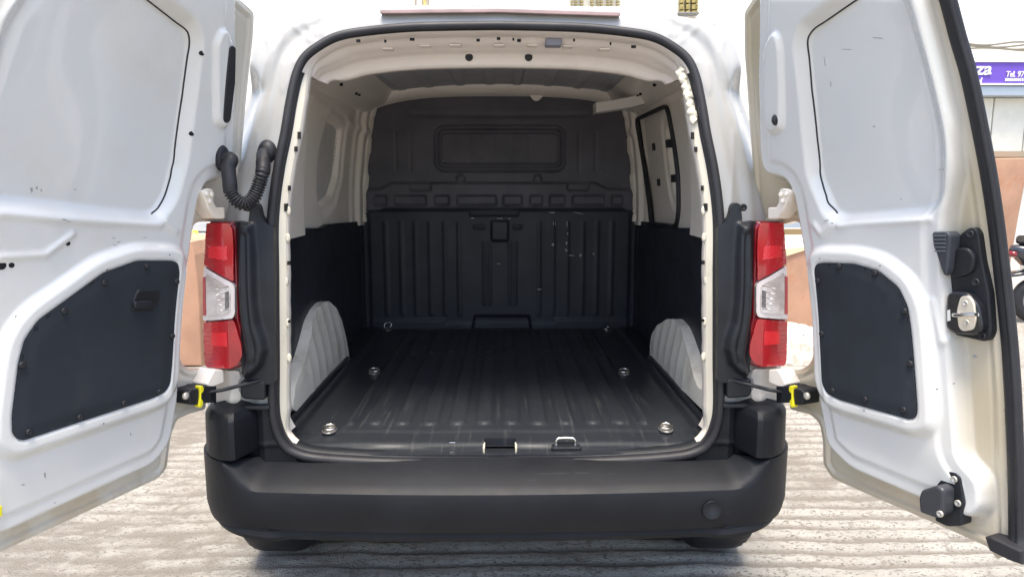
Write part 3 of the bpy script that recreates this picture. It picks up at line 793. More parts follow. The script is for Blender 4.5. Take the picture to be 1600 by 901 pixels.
# underbody so that no light leaks through the floor
put(box('underbody', (0, 1.9, .52), (1.50, 3.5, .16), mat('underbody_grey', (.09, .08, .07), .9)))

# ================================================================== REAR DOORS
def mir(pts): return [(1551 - a, b) for a, b in pts]
DOORS = {}
RUBM = mat('rub_mark_grey', (.38, .38, .38), .6, var=.4, vscale=120)
for s in (-1, 1):
    D = Door(s); PX = D.poly; PO = lambda q: D.poly(q, -.043); PK = lambda q: D.poly(q, .018); PM = lambda q: D.poly(q, -.02); PW = lambda q: D.poly(q, -.03)
    if s < 0:
        out = PO([(400, 20), (398, 59), (392, 110), (386, 171), (380, 250), (376, 300), (376, 345), (345, 347), (322, 345), (306, 349), (299, 380), (293, 430), (287, 470), (283, 553), (286, 567), (295, 576), (327, 578), (327, 640), (300, 647), (281, 656), (272, 680), (269, 704), (266, 732), (254, 747), (0, 866)]) + \
              [(.80, .688), (.83, .70), (.84, .74), (.80, 1.15), (.77, 1.375), (.745, 1.546), (.715, 1.707), (.68, 1.85), (.62, 1.95), (.54, 1.975), (.06, 1.985), (.015, 1.97)]
        W = PW([(235, 333), (255, 305), (270, 250), (283, 150), (293, 65), (285, 45), (228, 0), (190, -36)]) + [(.46, 1.915), (.55, 1.88), (.60, 1.78), (.635, 1.6), (.655, 1.50), (.64, 1.455)] + PW([(0, 308)])
        M = PM([(366, -30), (366, 120), (362, 240), (352, 276), (318, 286), (308, 306), (301, 345), (290, 420), (281, 520), (277, 580), (273, 640), (266, 690), (240, 726), (120, 780), (0, 836)]) + [(.73, .735), (.76, .78), (.72, 1.1), (.70, 1.4), (.665, 1.6), (.61, 1.82), (.54, 1.92)]
        K = PK([(281, 425), (278, 410), (268, 406), (215, 406), (162, 425), (60, 499), (38, 530), (28, 570), (18, 650), (19, 680), (32, 690), (240, 622), (258, 613), (266, 600), (269, 570)])
    else:
        out = PO([(1160, 20), (1161, 88), (1168, 190), (1174, 273), (1177, 352), (1223, 350), (1238, 345), (1248, 348), (1255, 391), (1261, 450), (1267, 506), (1268, 558), (1262, 570), (1250, 577), (1226, 579), (1229, 640), (1262, 648), (1276, 662), (1281, 690), (1281, 726), (1295, 748), (1540, 856)]) + D.poly([(1572, 871), (1590, 845), (1585, 622), (1568, 430), (1551, 293), (1524, 150), (1483, 0)], -.085) + [(.535, 1.91), (.51, 1.955), (.46, 1.975), (.07, 1.985), (.02, 1.97)]
        W = PW([(1340, 0), (1270, 51), (1265, 73), (1278, 215), (1284, 273), (1309, 330), (1325, 337), (1448, 326), (1464, 318), (1470, 300), (1470, 220), (1456, 150), (1443, 98), (1423, 29), (1405, -25), (1385, -36)])
        M = PM([(1190, -30), (1187, 120), (1191, 240), (1197, 272), (1232, 281), (1243, 301), (1251, 345), (1263, 420), (1273, 520), (1277, 580), (1285, 640), (1292, 695), (1330, 733), (1460, 789), (1518, 812), (1536, 795), (1537, 748), (1504, 716), (1490, 533), (1480, 420), (1480, 345), (1494, 262), (1490, 200), (1462, 80), (1442, 0), (1428, -40)])
        K = PK([(1272, 422), (1275, 412), (1286, 409), (1334, 411), (1372, 422), (1404, 448), (1418, 478), (1423, 510), (1434, 640), (1432, 653), (1422, 656), (1311, 625), (1292, 615), (1284, 598)])
    out = rnd(out, .012, 3); W = rnd(W, .025, 4); M = rnd(M, .03, 4); Kr = rnd(K, .012, 4)
    PAD = rnd(offset(np.array(K), -.035), .03, 4)
    BOSS = rnd(PX([(334, 70), (343, 48), (352, 47), (362, 66), (365, 90), (364, 170), (357, 194), (345, 201), (335, 190)]) if s < 0 else PX([(1194, 84), (1203, 62), (1212, 50), (1219, 58), (1223, 80), (1225, 180), (1224, 200), (1212, 208), (1201, 204), (1196, 180)]), .01, 3)
    LINES = [PX(q) for q in ([[(0, 402), (70, 398), (105, 372), (112, 366)], [(258, 345), (275, 362)], [(0, 335), (120, 345), (250, 352)]] if s < 0 else [[(1273, 352), (1284, 366), (1299, 352)], [(1310, 352), (1330, 347), (1450, 343)], [(1455, 470), (1468, 535), (1486, 532)]])]
    def door_h(P, W=W, M=M, PAD=PAD, BOSS=BOSS, LINES=LINES, out=out, s=s):
        h = -.045 * (1 - step(P, M, .022))
        m = sdf(P, M); h += -.005 * (1 - sm((m - .035) / .016))
        h += -.024 * step(P, W, .030, -.014) - .007 * step(P, W, .016)
        h += .020 * step(P, PAD, .026) - .006 * step(P, Kr, .006)
        h += .014 * step(P, BOSS, .012)
        for c in LINES: h += .005 * np.exp(-(polydist(P, c, False) / .008) ** 2)
        do_ = polydist(P, out); h += .004 * np.exp(-((do_ - .012) / .005) ** 2) - .003 * np.exp(-((do_ - .024) / .003) ** 2)          # hem
        h += .0012 * np.sin(P[:, 0] * 19 + 1) * np.sin(P[:, 1] * 13)
        # lower field falls back below the pocket
        lo_ = sm((.90 - .10 * (P[:, 0] - .25) - P[:, 1]) / .10)
        h += -.006 * lo_
        return h
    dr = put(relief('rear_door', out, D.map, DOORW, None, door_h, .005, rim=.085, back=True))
    DOORS[s] = (D, dr, door_h)
    nv = len(dr.data.vertices); co = np.empty(nv * 3); dr.data.vertices.foreach_get('co', co); co = co.reshape(-1, 3)
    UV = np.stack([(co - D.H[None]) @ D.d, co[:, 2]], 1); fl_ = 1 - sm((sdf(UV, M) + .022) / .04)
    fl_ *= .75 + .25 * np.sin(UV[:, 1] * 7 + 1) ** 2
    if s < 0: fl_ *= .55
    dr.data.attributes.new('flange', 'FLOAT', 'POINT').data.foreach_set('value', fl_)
    dr['label'] = 'open rear door with wiring conduit and inside pull handle' if s < 0 else 'open rear door with latches and black edge strip'
    def surf(u, v): return float(door_h(np.array([[u, v]]))[0])
    def at(px, py, dh=0.0):
        u, v = D.uv(px, py); u, v = D.uv(px, py, surf(u, v)); return D.pt(u, v, surf(u, v) + dh)
    nrm = D.n
    # dark sealed seam round the blanked window
    sp_ = [(232, 334), (243, 325), (255, 305), (263, 280), (270, 250), (283, 150), (293, 70), (291, 55), (285, 45), (228, 0), (195, -26)] if s < 0 else [(1352, -9), (1340, 0), (1275, 46), (1267, 58), (1265, 73), (1271, 140), (1278, 215), (1284, 273), (1290, 292), (1300, 318), (1312, 333)]
    sg = [D.pt(u, v, surf(u, v) + .0005) for u, v in smooth_path(resample(PW(sp_), .03, False), 4)]
    if len(sg) > 3: tube('window_seam', sg, .0022, RUBBER, dr, 6, False, up=tuple(nrm))
    # pocket trim board
    tb = relief('trim_panel', offset(np.array(Kr), .002), D.map, FELT, dr, lambda P: .022 - .006 + .0045 + .003 * sm((sdf(P, Kr) - .004) / .03), .008, rim=-.012)
    sc = [(230, 416), (164, 442), (101, 486), (35.5, 570), (46, 675), (126, 652), (195, 630), (250, 612), (270, 525), (277, 440)] if s < 0 else [(1310, 416), (1366, 427), (1412, 486), (1421, 568), (1411, 640), (1351, 624), (1300, 610), (1283, 521), (1277, 439)]
    for px, py in sc:
        u, v = D.uv(px, py, .024); q = D.pt(u, v, .0235)
        lathe('trim_clip', q, nrm, [(.0075, -.004), (.0075, .001), (.0055, .003), (.003, .0022), (0, .0022)], RUBBER, dr, 14)
    # rubbed marks
    for px, py, w, hh, sl in ([(64, 297, 4, 7, .3), (72, 294, 2, 5, .2), (79, 297, 2, 6, .6), (98, 343, 8, 1.5, .3), (106, 346, 6, 1.2, .2), (178, 372, 8, 1.5, .4), (186, 378, 7, 1.8, -.3), (180, 383, 10, 1.2, .5), (226, 371, 7, 1.0, 0), (132, 296, 4, 1.3, .3), (206, 678, 2, 6, .3), (71, 742, 2, 10, .2), (37, 757, 5, 2, .4), (90, 786, 2.5, 2, 0)] if s < 0 else
                          [(1290, 345, 9, 1.2, .4), (1300, 349, 6, 1.2, .4), (1310, 76, 22, 1.3, -.2), (1358, 58, 18, 1.3, -.3), (1275, 95, 1.2, 14, 0), (1284, 130, 1.2, 10, 0), (1352, 197, 4, 3, 0), (1454, 265, 5, 1.4, -.4), (1394, 311, 3, 2, 0), (1500, 560, 7, 3.5, .2), (1512, 607, 3, 1.2, .2), (1420, 676, 6, 1.5, .3), (1483, 600, 2, 2, 0)]):
        c = D.uv(px, py); k_ = 9; dp = 1.9; ph_ = rng.uniform(.5, 1.15, k_)
        pl = [(c[0] + (w / 1100 * dp / 2 * math.cos(t) * 1.1) * ph_[i], c[1] + (hh / 1100 * dp / 2 * math.sin(t) + sl * w / 1100 * dp / 2 * math.cos(t)) * ph_[i]) for i, t in enumerate(np.linspace(0, 2 * math.pi, k_, endpoint=False))]
        hs_ = surf(*c); prism('rub_mark', pl, D.map, hs_ - .004, hs_ + .0006, RUBM, dr, 0)
    # punched holes
    for px, py, r_ in ([(309, 84, .0062), (295, 209, .0062), (106, 380, .0055), (18, 414, .006), (2, 414, .010)] if s < 0 else []):
        lathe('punched_hole', at(px, py, -.006), nrm, [(r_, 0), (r_, .0068), (r_ * .8, .0072), (0, .0072)], DARK, dr, 16)
    for px, py in ([(265, 398), (165, 422), (30, 495), (161, 661)] if s < 0 else [(1281, 404), (1375, 415), (1254, 524), (1350, 641), (1456, 609)]):
        lathe('pin_hole', at(px, py, -.002), nrm, [(.0018, 0), (.0018, .0024), (0, .0025)], DARK, dr, 8)
    if s < 0:
        # long buffer slot
        u0 = PX([(352, 76), (357, 72), (362, 76), (361, 130), (354, 188), (350, 193), (344, 192), (342, 186)])
        uc, vc = np.mean(u0, 0); hc = surf(uc, vc)
        prism('edge_buffer', rnd(u0, .004, 3), D.map, hc - .02, hc + .003, RUBBER, dr, .002)
        # pull handle in the pocket board
        hb = PX([(215, 452), (246, 451), (250, 456), (247, 470), (238, 485), (208, 486), (205, 482), (208, 466)], .025)
        prism('handle_recess', rnd(hb, .008, 4), D.map, .012, .028, PLASTIC, dr, .003)
        hb2 = PX([(218, 456), (243, 455), (246, 459), (243, 470), (235, 481), (212, 482), (210, 478), (212, 467)], .028)
        prism('handle_well', rnd(hb2, .008, 4), D.map, .02, .0285, DARK, dr, .0)
        hl = PX([(208, 471), (230, 469), (238, 470), (236, 479), (230, 482), (208, 482)], .03)
        prism('pull_handle', rnd(hl, .006, 3), D.map, .026, .036, PLASTIC, dr, .003)
        prism('yellow_sticker', PX([(-12, 790), (3, 790), (3, 806), (-12, 808)]), D.map, -.03, .0015, YELLOW, dr, .001)
    else:
        lathe('grommet', at(1211, 187), nrm, [(.013, -.004), (.012, .002), (.008, .007), (0, .009)], RUBBER, dr, 18, (.75, 1.2))
        # rubber strip along the free edge
        strip = [D.pt(*D.uv(px, py, -.045), -.052) for px, py in [(1460, -60), (1478, 0), (1494, 60), (1510, 115), (1526, 190), (1540, 263), (1552, 340), (1562, 420), (1571, 500), (1578, 580), (1582, 660), (1585, 750), (1586, 852)]]
        tube('edge_strip', smooth_path(strip, 5), .0165, RUBBER, dr, 14, up=tuple(nrm), sx=1.0, sy=.8)
        tube('strip_lip', [q + np.array(D.d) * .010 + nrm * .012 for q in smooth_path(strip, 5)], .005, RUBBER, dr, 8, up=tuple(nrm))
        ft = PX([(1546, 836), (1556, 836), (1604, 858), (1604, 879), (1586, 873), (1575, 868), (1553, 857)], -.03)
        prism('strip_foot', ft, D.map, -.07, -.012, RUBBER, dr, .004)
        # upper latch
        def L1(pts): return [D.uv(1440 + a / 4.094, 340 + b / 4.094, -.035) for a, b in pts]
        plate = L1([(330, 62), (358, 72), (374, 100), (400, 290), (440, 480), (458, 730), (444, 775), (410, 790), (190, 740), (110, 640), (108, 580), (190, 480), (178, 400), (150, 300), (150, 200), (262, 105), (300, 72)])
        prism('latch_plate', rnd(plate, .008, 3), D.map, -.05, -.028, PLASTIC, dr, .003)
        hsg = L1([(250, 190), (330, 190), (372, 250), (360, 340), (300, 375), (230, 382), (205, 360), (190, 300)])
        prism('handle_housing', rnd(hsg, .012, 4), D.map, -.03, -.016, PLASTIC, dr, .004)
        lev = L1([(140, 88), (235, 85), (260, 110), (252, 215), (240, 330), (225, 372), (205, 340), (165, 215), (148, 180)])
        prism('release_lever', rnd(lev, .006, 3), D.map, -.03, .006, mat('lever_grey', (.045, .05, .06), .5), dr, .004)
        for k in range(5):
            rb = L1([(146 + 4 * k, 108 + 24 * k), (234 - 1 * k, 108 + 24 * k), (234 - k, 117 + 24 * k), (147 + 4 * k, 117 + 24 * k)])
            prism('lever_rib', rb, D.map, .0, .0085, mat('lever_rib_grey', (.12, .13, .15), .5) if k == 0 else bpy.data.materials['lever_rib_grey'], dr, .0008)
        bd = L1([(212, 482), (285, 462), (350, 478), (420, 560), (444, 700), (405, 745), (250, 735), (205, 690)])
        prism('striker_body', rnd(bd, .010, 4), D.map, -.03, -.004, mat('striker_black', (.012, .013, .016), .3, coat=.4), dr, .006)
        wp = L1([(312, 497), (368, 492), (398, 540), (412, 640), (396, 708), (325, 718), (300, 690), (288, 590)])
        prism('striker_plate', rnd(wp, .008, 4), D.map, -.006, .0005, mat('striker_cream', (.72, .66, .55), .35, metal=.3), dr, .0015)
        for a, b in ((345, 540), (352, 663)):
            u, v = L1([(a, b)])[0]; lathe('striker_screw', D.pt(u, v, .0005), nrm, [(.0065, -.002), (.0065, .002), (.004, .0025), (.0035, .0005), (0, .0005)], ZINC, dr, 16)
        for a, b in ((325, 105), (360, 412), (125, 608), (400, 752)):
            u, v = L1([(a, b)])[0]; lathe('latch_screw', D.pt(u, v, -.028), nrm, [(.009, -.002), (.009, .003), (.006, .004), (.004, .001), (0, .001)], RUBBER, dr, 16)
        lb = L1([(222, 585), (240, 580), (243, 650), (222, 655)]); prism('latch_label', lb, D.map, -.006, -.0034, mat('label_white', (.75, .75, .72), .5), dr, 0)
        p0 = D.pt(*L1([(290, 612)])[0], .004); p1 = D.pt(*L1([(370, 610)])[0], .018); p2 = D.pt(*L1([(455, 606)])[0], .016)
        tube('striker_bolt', smooth_path([p0 - nrm * .01, p0 + nrm * .006, p1, p2], 5), .0048, CHROME, dr, 10)
        # lower latch
        def L2(pts, h=-.02): return [D.uv(1200 + a / 3.4525, 640 + b / 3.4525, h) for a, b in pts]
        lp = L2([(985, 318), (1045, 338), (1062, 360), (1082, 500), (1068, 545), (1068, 618), (990, 622), (925, 592), (922, 568), (945, 552), (930, 400)])
        prism('lower_latch_plate', rnd(lp, .006, 3), D.map, -.04, -.004, PLASTIC, dr, .003)
        lb2 = L2([(905, 412), (990, 385), (1030, 410), (1025, 545), (985, 560), (898, 530), (892, 450)])
        prism('lower_latch_block', rnd(lb2, .007, 3), D.map, -.01, .034, mat('latch_grey', (.04, .042, .05), .4), dr, .006)
        for a, b in ((1030, 367), (1050, 495), (1012, 535)):
            u, v = L2([(a, b)])[0]; lathe('latch_screw', D.pt(u, v, -.004 if a > 1020 else .034), nrm, [(.0075, -.002), (.0075, .003), (.005, .004), (.004, .001), (0, .001)], ZINC, dr, 16)
        # bracket fold near the striker
    # upper and lower hinges
    T = (lambda q: q) if s < 0 else mir
    hl = PX(T([(314, 298), (325, 294), (332, 296), (333, 316), (337, 324), (350, 324), (350, 342), (336, 342), (324, 326)]))
    hg = prism('door_hinge', rnd(hl, .006, 3), D.map, -.05, .004, WHITE_IN, dr, .003)
    for px, py in T([(322, 303), (330, 304), (327, 314)]):
        u, v = D.uv(px, py, .004); lathe('hinge_bolt', D.pt(u, v, .004), nrm, [(.007, -.001), (.007, .005), (.005, .006), (0, .006)], WHITE_IN, dr, 8)
    hl = PX(T([(320, 600), (328, 584), (333, 576), (347, 577), (347, 597), (334, 602), (326, 606)]))
    prism('door_hinge', rnd(hl, .005, 3), D.map, -.05, .008, WHITE_IN, dr, .003)
    # check strap
    cb = PX(T([(282, 611), (286, 607), (300, 604), (306, 601), (326, 601), (326, 606), (318, 608), (318, 622), (326, 624), (326, 627), (302, 627), (296, 630), (284, 630)]), -.02)
    prism('check_bracket', rnd(cb, .003, 3), D.map, -.06, .012, PLASTIC, dr, .003)
    u, v = D.uv(*T([(289, 618)])[0], .01); lathe('check_bolt', D.pt(u, v, .012), nrm, [(.010, -.002), (.010, .004), (.008, .006), (0, .006)], ZINC, dr, 12)
    yc = PX(T([(311, 603), (316, 602), (318, 606), (317, 612), (314, 614), (314, 623), (317, 626), (316, 633), (313, 637), (310, 635), (311, 628), (312, 620), (312, 612)]), .015)
    prism('check_clip', rnd(yc, .003, 3), D.map, .0, .018, YELLOW, dr, .002)
    a0 = D.pt(*D.uv(*T([(318, 613)])[0], .0), .0)
    x1, z1 = on_y(*T([(346, 609)])[0], -.06); x2, z2 = on_y(*T([(403, 595)])[0], -.035)
    put(tube('check_arm', smooth_path([a0, (x1, -.06, z1), ((x1 + x2) / 2, -.048, (z1 + z2) / 2), (x2, -.030, z2), (x2 - s * .02, .0, z2 + .004)], 5), .007, PLASTIC, None, 8, sx=1, sy=.8))

# ---- wiring conduit between body and door
D, dr, dh = DOORS[-1]
u, v = D.uv(346, 247); A0 = D.pt(u, v, float(dh(np.array([[u, v]]))[0]))
bx_, bz_ = on_rear(417, 242, .0); B0 = np.array([bx_, float(lean(bz_)) + .0, bz_])
mid = [hit(a, b, lambda p, y=y: p[1] - y) for a, b, y in [(357, 262, -.075), (359, 285, -.085), (361, 300, -.085), (371, 314, -.08), (384, 318, -.07), (397, 307, -.06), (405, 288, -.05), (411, 265, -.04)]]
pth = smooth_path([A0, A0 + D.n * .025 + np.array([.006, 0, -.004])] + mid + [B0 + np.array([-.004, -.022, -.004]), B0], 22)
n_ = len(pth); rad = []
acc = 0
for i in range(n_):
    if i: acc += np.linalg.norm(pth[i] - pth[i - 1])
    t = i / n_
    rad.append(.0195 if t < .36 else (.0165 + .0035 * (1 if (acc / .0075) % 1 < .55 else -.4) if t < .86 else .0175 + .006 * (t - .86) / .14))
wc = put(vlabel(tube('wiring_conduit', pth, rad, RUBBER, None, 18), 'black corrugated rubber wiring conduit'))
lathe('conduit_flange', A0, D.n, [(.030, -.006), (.032, .002), (.028, .010), (.022, .013), (0, .013)], RUBBER, wc, 28, (.72, 1.2))
lathe('conduit_flange', B0 + np.array([.0, .012, .004]), (-.25, -1, 0), [(.034, -.008), (.035, .006), (.029, .014), (.022, .026), (0, .026)], RUBBER, wc, 28, (.9, 1.15))

# ================================================================== GROUND
def vnoise(x, y, seed):
    g = np.random.default_rng(seed).random((257, 257)); xi = np.floor(x).astype(int); yi = np.floor(y).astype(int)
    fx, fy = x - xi, y - yi; fx = fx * fx * (3 - 2 * fx); fy = fy * fy * (3 - 2 * fy); q = lambda a, b: g[a % 256, b % 256]
    return (q(xi, yi) * (1 - fx) + q(xi + 1, yi) * fx) * (1 - fy) + (q(xi, yi + 1) * (1 - fx) + q(xi + 1, yi + 1) * fx) * fy
def fbm(x, y, seed, o=4):
    r_ = 0; a = .5
    for k in range(o): r_ = r_ + a * vnoise(x * 2 ** k, y * 2 ** k, seed + k); a *= .5
    return r_
gx = np.concatenate([np.linspace(-40, -5, 18)[:-1], np.linspace(-5, -3, 30)[:-1], np.arange(-3, 3.2, .0125), np.linspace(3.2, 8, 90), np.linspace(8, 40, 16)[1:]])
gy = np.concatenate([np.linspace(-30, -1.5, 16)[:-1], np.arange(-1.5, 2.6, .0105), np.linspace(2.6, 7, 170), np.linspace(7, 40, 12)[1:]])
GX, GY = np.meshgrid(gx, gy)
wv = GY + .055 * (fbm(GX * 1.3, GY * 1.3, 3) - .5) * 2 + .012 * (vnoise(GX * 5, GY * 2, 9) - .5)
ph = (wv / .098) % 1
rid = np.abs(ph - .5) * 2; rid = sm(rid / (.42 + .5 * vnoise(GX * 1.7, GY * 11, 33))) 
msk = (.45 + .55 * sm((fbm(GX * 1.1 + 5, GY * 1.6, 21) - .30) / .22)) * (.40 + .60 * sm((GX + 1.5) / 1.2))
fade = sm((3.5 - np.abs(GX)) / .6) * sm((GY + 1.5) / .2) * sm((4.2 - GY) / 1.0)
lump = fbm(GX * 9, GY * 14, 40, 4) - .47
GZ = GROUND + fade * (-.004 + .012 * rid * msk * (.6 + .8 * vnoise(GX * 3, GY * 9, 60)) + .012 * lump * (1.25 - .7 * msk) + .009 * (fbm(GX * 30, GY * 46, 91, 2) - .40) + .012 * (fbm(GX * .8, GY * .8, 77) - .47))
V = np.stack([GX.ravel(), GY.ravel(), GZ.ravel()], 1); nx, ny = len(gx), len(gy)
ii = (np.arange(ny - 1)[:, None] * nx + np.arange(nx - 1)[None]).ravel()
Fq = np.stack([ii, ii + 1, ii + nx + 1, ii + nx], 1)
CONC = mat('ridged_concrete', (.56, .53, .475), .9, vcol=(.45, .42, .37), vscale=2.2, bump=1.0, bscale=150, bdist=.02, dirt=(.33, .30, .255), dirt_scale=16, dirt_lo=.56, dirt_hi=.63, scuff=(.22, .20, .17), scuff_scale=(55, 140, 40), scuff_th=.565, attr=('groove_shade', (.29, .26, .22)))
gm = bpy.data.meshes.new('ground'); gm.vertices.add(len(V)); gm.vertices.foreach_set('co', V.ravel())
gm.loops.add(len(Fq) * 4); gm.loops.foreach_set('vertex_index', Fq.ravel().astype(np.int32))
gm.polygons.add(len(Fq)); gm.polygons.foreach_set('loop_start', (np.arange(len(Fq)) * 4).astype(np.int32)); gm.polygons.foreach_set('loop_total', np.full(len(Fq), 4, np.int32))
gm.polygons.foreach_set('use_smooth', [True] * len(Fq)); gm.update(); gm.validate(); gm.materials.append(CONC)
grv = (1 - np.clip((GZ - GROUND + .005) / .013, 0, 1)) * fade + .35 * (1 - fade)  # low spots between ridges coloured darker: ridge shading painted into the concrete
gm.attributes.new('groove_shade', 'FLOAT', 'POINT').data.foreach_set('value', sm(grv.ravel() * 1.25 - .12))
ground = bpy.data.objects.new('ground', gm); COL.objects.link(ground); tag(ground, 'pale ridged concrete street surface', None, None, 'structure')

# ================================================================== BACKGROUND
FY = 6.0
CREAMW = mat('cream_render', (.90, .885, .82), .85, var=.08, vscale=1.5, bump=.2, bscale=60)
TERRA = mat('terracotta_render', (.50, .29, .19), .85, var=.2, vscale=3, bump=.5, bscale=90, dirt=(.42, .19, .11), dirt_scale=5)
PURPLE = mat('purple_sign_face', (.17, .09, .52), .4, var=.15, vscale=2)
SIGNW = mat('sign_white', (.85, .84, .84), .5)
ALU = mat('grey_blue_metal', (.40, .46, .52), .4, metal=.3)
SHUT = mat('pale_shutter', (.78, .77, .68), .6, var=.08)
bld = empty('shop_building', (1.5, FY, GROUND))
tag(bld, 'cream rendered shop building standing behind the van', 'building')
def kid(o, par, loc): o.parent = par; o.matrix_parent_inverse = Matrix.Translation((-loc[0], -loc[1], -loc[2])); return o
BL = (1.5, FY, GROUND)
kid(box('wall', (0.9, FY + .30, 3.0), (15, .5, 6.0), CREAMW, bev=.01), bld, BL)
kid(box('plinth', (2.3, FY + .02, .30), (7.0, .1, .6), mat('grey_plinth', (.42, .41, .39), .85, var=.2)), bld, BL)
# shop sign
def fp(px, py, y=FY): return on_y(px, py, y)
sgn = empty('shop_sign', (5.6, FY - .15, 2.56)); SL = (5.6, FY - .15, 2.56)
tag(sgn, 'purple shop sign with white lettering above a pale shutter', 'sign')
zt, zb = fp(1560, 97, FY - .2)[1], fp(1560, 131, FY - .2)[1]
kid(box('sign_face', (6.2, FY - .10, (zt + zb) / 2), (3.4, .18, zt - zb), PURPLE, bev=.004), sgn, SL)
for z in (zt + .008, zb - .006): kid(box('sign_edge', (6.2, FY - .105, z), (3.44, .20, .02), SIGNW, bev=.003), sgn, SL)
def text(body, px0, px1, py0, py1, shear=.12, bold=.0):
    cu = bpy.data.curves.new('lettering', 'FONT'); cu.body = body; cu.size = 1; cu.extrude = .01; cu.shear = shear; cu.offset = bold
    ob = bpy.data.objects.new('lettering', cu); COL.objects.link(ob)
    dg = bpy.context.evaluated_depsgraph_get(); me = bpy.data.meshes.new_from_object(ob.evaluated_get(dg)); bpy.data.objects.remove(ob)
    co = np.empty(len(me.vertices) * 3); me.vertices.foreach_get('co', co); co = co.reshape(-1, 3); lo_, hi_ = co.min(0), co.max(0)
    y = FY - .197; a = fp(px0, py1, y); b = fp(px1, py0, y)
    x = a[0] + (co[:, 0] - lo_[0]) / (hi_[0] - lo_[0]) * (b[0] - a[0]); z = a[1] + (co[:, 1] - lo_[1]) / (hi_[1] - lo_[1]) * (b[1] - a[1])
    me.vertices.foreach_set('co', np.stack([x, y - (co[:, 2] - .5 * (lo_[2] + hi_[2])) * .4, z], 1).ravel()); me.update(); me.materials.clear(); me.materials.append(SIGNW)
    o = bpy.data.objects.new('lettering', me); COL.objects.link(o); return kid(o, sgn, SL)
text('oza', 1508, 1550, 103.5, 117.5, .15, .018)
text('N', 1525, 1535, 121.5, 130, .15, .012)
text('Tel. 97', 1572, 1601, 111.5, 120.5, .15, .012)
for k in range(11):                             # second line is too blurred to read: short strokes only
    a = fp(1570.5 + k * 3.2, 127, FY - .197); b = fp(1572.9 + k * 3.2, 122.3, FY - .197)
    kid(box('lettering_stroke', ((a[0] + b[0]) / 2, FY - .196, (a[1] + b[1]) / 2), (b[0] - a[0], .008, b[1] - a[1]), SIGNW, bev=0), sgn, SL)
kid(box('sign_shelf', (6.2, FY - .09, zb - .075), (3.5, .20, .10), ALU, bev=.006), sgn, SL)
# roller shutter under the sign
sh = empty('roller_shutter', (5.9, FY, 1.8)); tag(sh, 'pale closed roller shutter under the purple sign', 'shutter'); SHL = (5.9, FY, 1.8)
z1, z0 = zb - .13, fp(1560, 237)[1]
for k in range(7):
    w_ = .36; kid(box('shutter_panel', (4.95 + k * .375, FY + .01, (z0 + z1) / 2), (w_, .06, z1 - z0), SHUT, bev=.006), sh, SHL)
kid(box('shutter_sill', (6.1, FY - .03, z0 - .035), (2.9, .16, .06), mat('brown_sill', (.36, .29, .21), .7)), sh, SHL)
# terracotta wall with a raking edge under the shutter
tw = [fp(*q, FY - .25) for q in [(1525, 247), (1606, 247), (1606, 262), (1592, 338), (1579, 412), (1574, 440), (1525, 490)]]
tag(prism('terracotta_buttress', tw, ymap(FY - .25), -.25, .0, TERRA, None, .01), 'orange terracotta wall with raking edge under the shutter', 'wall')
# cables along the wall
cb_ = empty('cable_bundle', (5.6, FY, 2.9)); tag(cb_, 'loose bundle of cables running along the wall above the sign', 'cables')
for k in range(4):
    q = [(x, FY - .02, 2.93 + .022 * k + .018 * math.sin(x * (5 + k) + k * 2)) for x in np.arange(4.6, 7.6, .06)]
    kid(tube('cable', q, .011, mat('cable_grey', (.20, .18, .14), .7) if k == 0 else bpy.data.materials['cable_grey'], None, 6), cb_, (5.6, FY, 2.9))
# window grilles high on the wall
gb = empty('balcony_grille', (1.0, FY, 3.35)); tag(gb, 'ochre barred balcony grille high on the cream wall', 'grille')
OCH = mat('ochre_slats', (.42, .34, .12), .7, var=.3, vscale=40)
zb_ = fp(920, 14)[1]
for px, w_ in ((893, 3), (899.5, 4), (908.5, 5), (924.5, 5), (933.5, 3), (939.5, 3.5), (949.5, 4), (955.5, 2.5), (965, 5)):
    x = fp(px, 5)[0]; a_ = w_ / 137
    V2 = []; F2 = []
    for k in range(26):
        b = len(V2); z_ = zb_ + k * .028
        V2 += [(x - a_ / 2, FY - .05, z_), (x + a_ / 2, FY - .05, z_), (x + a_ / 2, FY + .02, z_ + .010), (x - a_ / 2, FY + .02, z_ + .010), (x - a_ / 2, FY - .05, z_ + .013), (x + a_ / 2, FY - .05, z_ + .013), (x + a_ / 2, FY + .02, z_ + .022), (x - a_ / 2, FY + .02, z_ + .022)]
        F2 += [(b, b + 3, b + 2, b + 1), (b + 4, b + 5, b + 6, b + 7), (b, b + 1, b + 5, b + 4), (b + 1, b + 2, b + 6, b + 5), (b + 2, b + 3, b + 7, b + 6), (b + 3, b, b + 4, b + 7)]
    kid(make('grille_bar', V2, F2, OCH, None, False), gb, (1.0, FY, 3.35))
wg = empty('window_grille', (2.0, FY, 3.4)); tag(wg, 'small barred window with ochre panes high on the wall', 'window')
for i_, px in enumerate((1062, 1071, 1080, 1087)):
    for j_, (p0, p1) in enumerate(((-22, -14), (-10, -3), (0, 5.5), (8, 15.5), (18, 20.5))):
        a = fp(px, p1); b = fp(px + (6 if i_ < 3 else 3), p0)
        kid(box('pane', ((a[0] + b[0]) / 2, FY + .02, (a[1] + b[1]) / 2), (abs(b[0] - a[0]), .10, b[1] - a[1]), OCH, bev=0), wg, (2.0, FY, 3.4))
a = fp(1057, 23); b = fp(1090, 24)
kid(box('window_sill', ((a[0] + b[0]) / 2, FY - .02, a[1]), (b[0] - a[0], .12, .014), mat('grey_sill', (.25, .25, .25), .7)), wg, (2.0, FY, 3.4))
hc = empty('hanging_wires', (-.9, FY - .2, 3.4)); tag(hc, 'dark hanging wires and a drain pipe on the cream wall', 'wires')
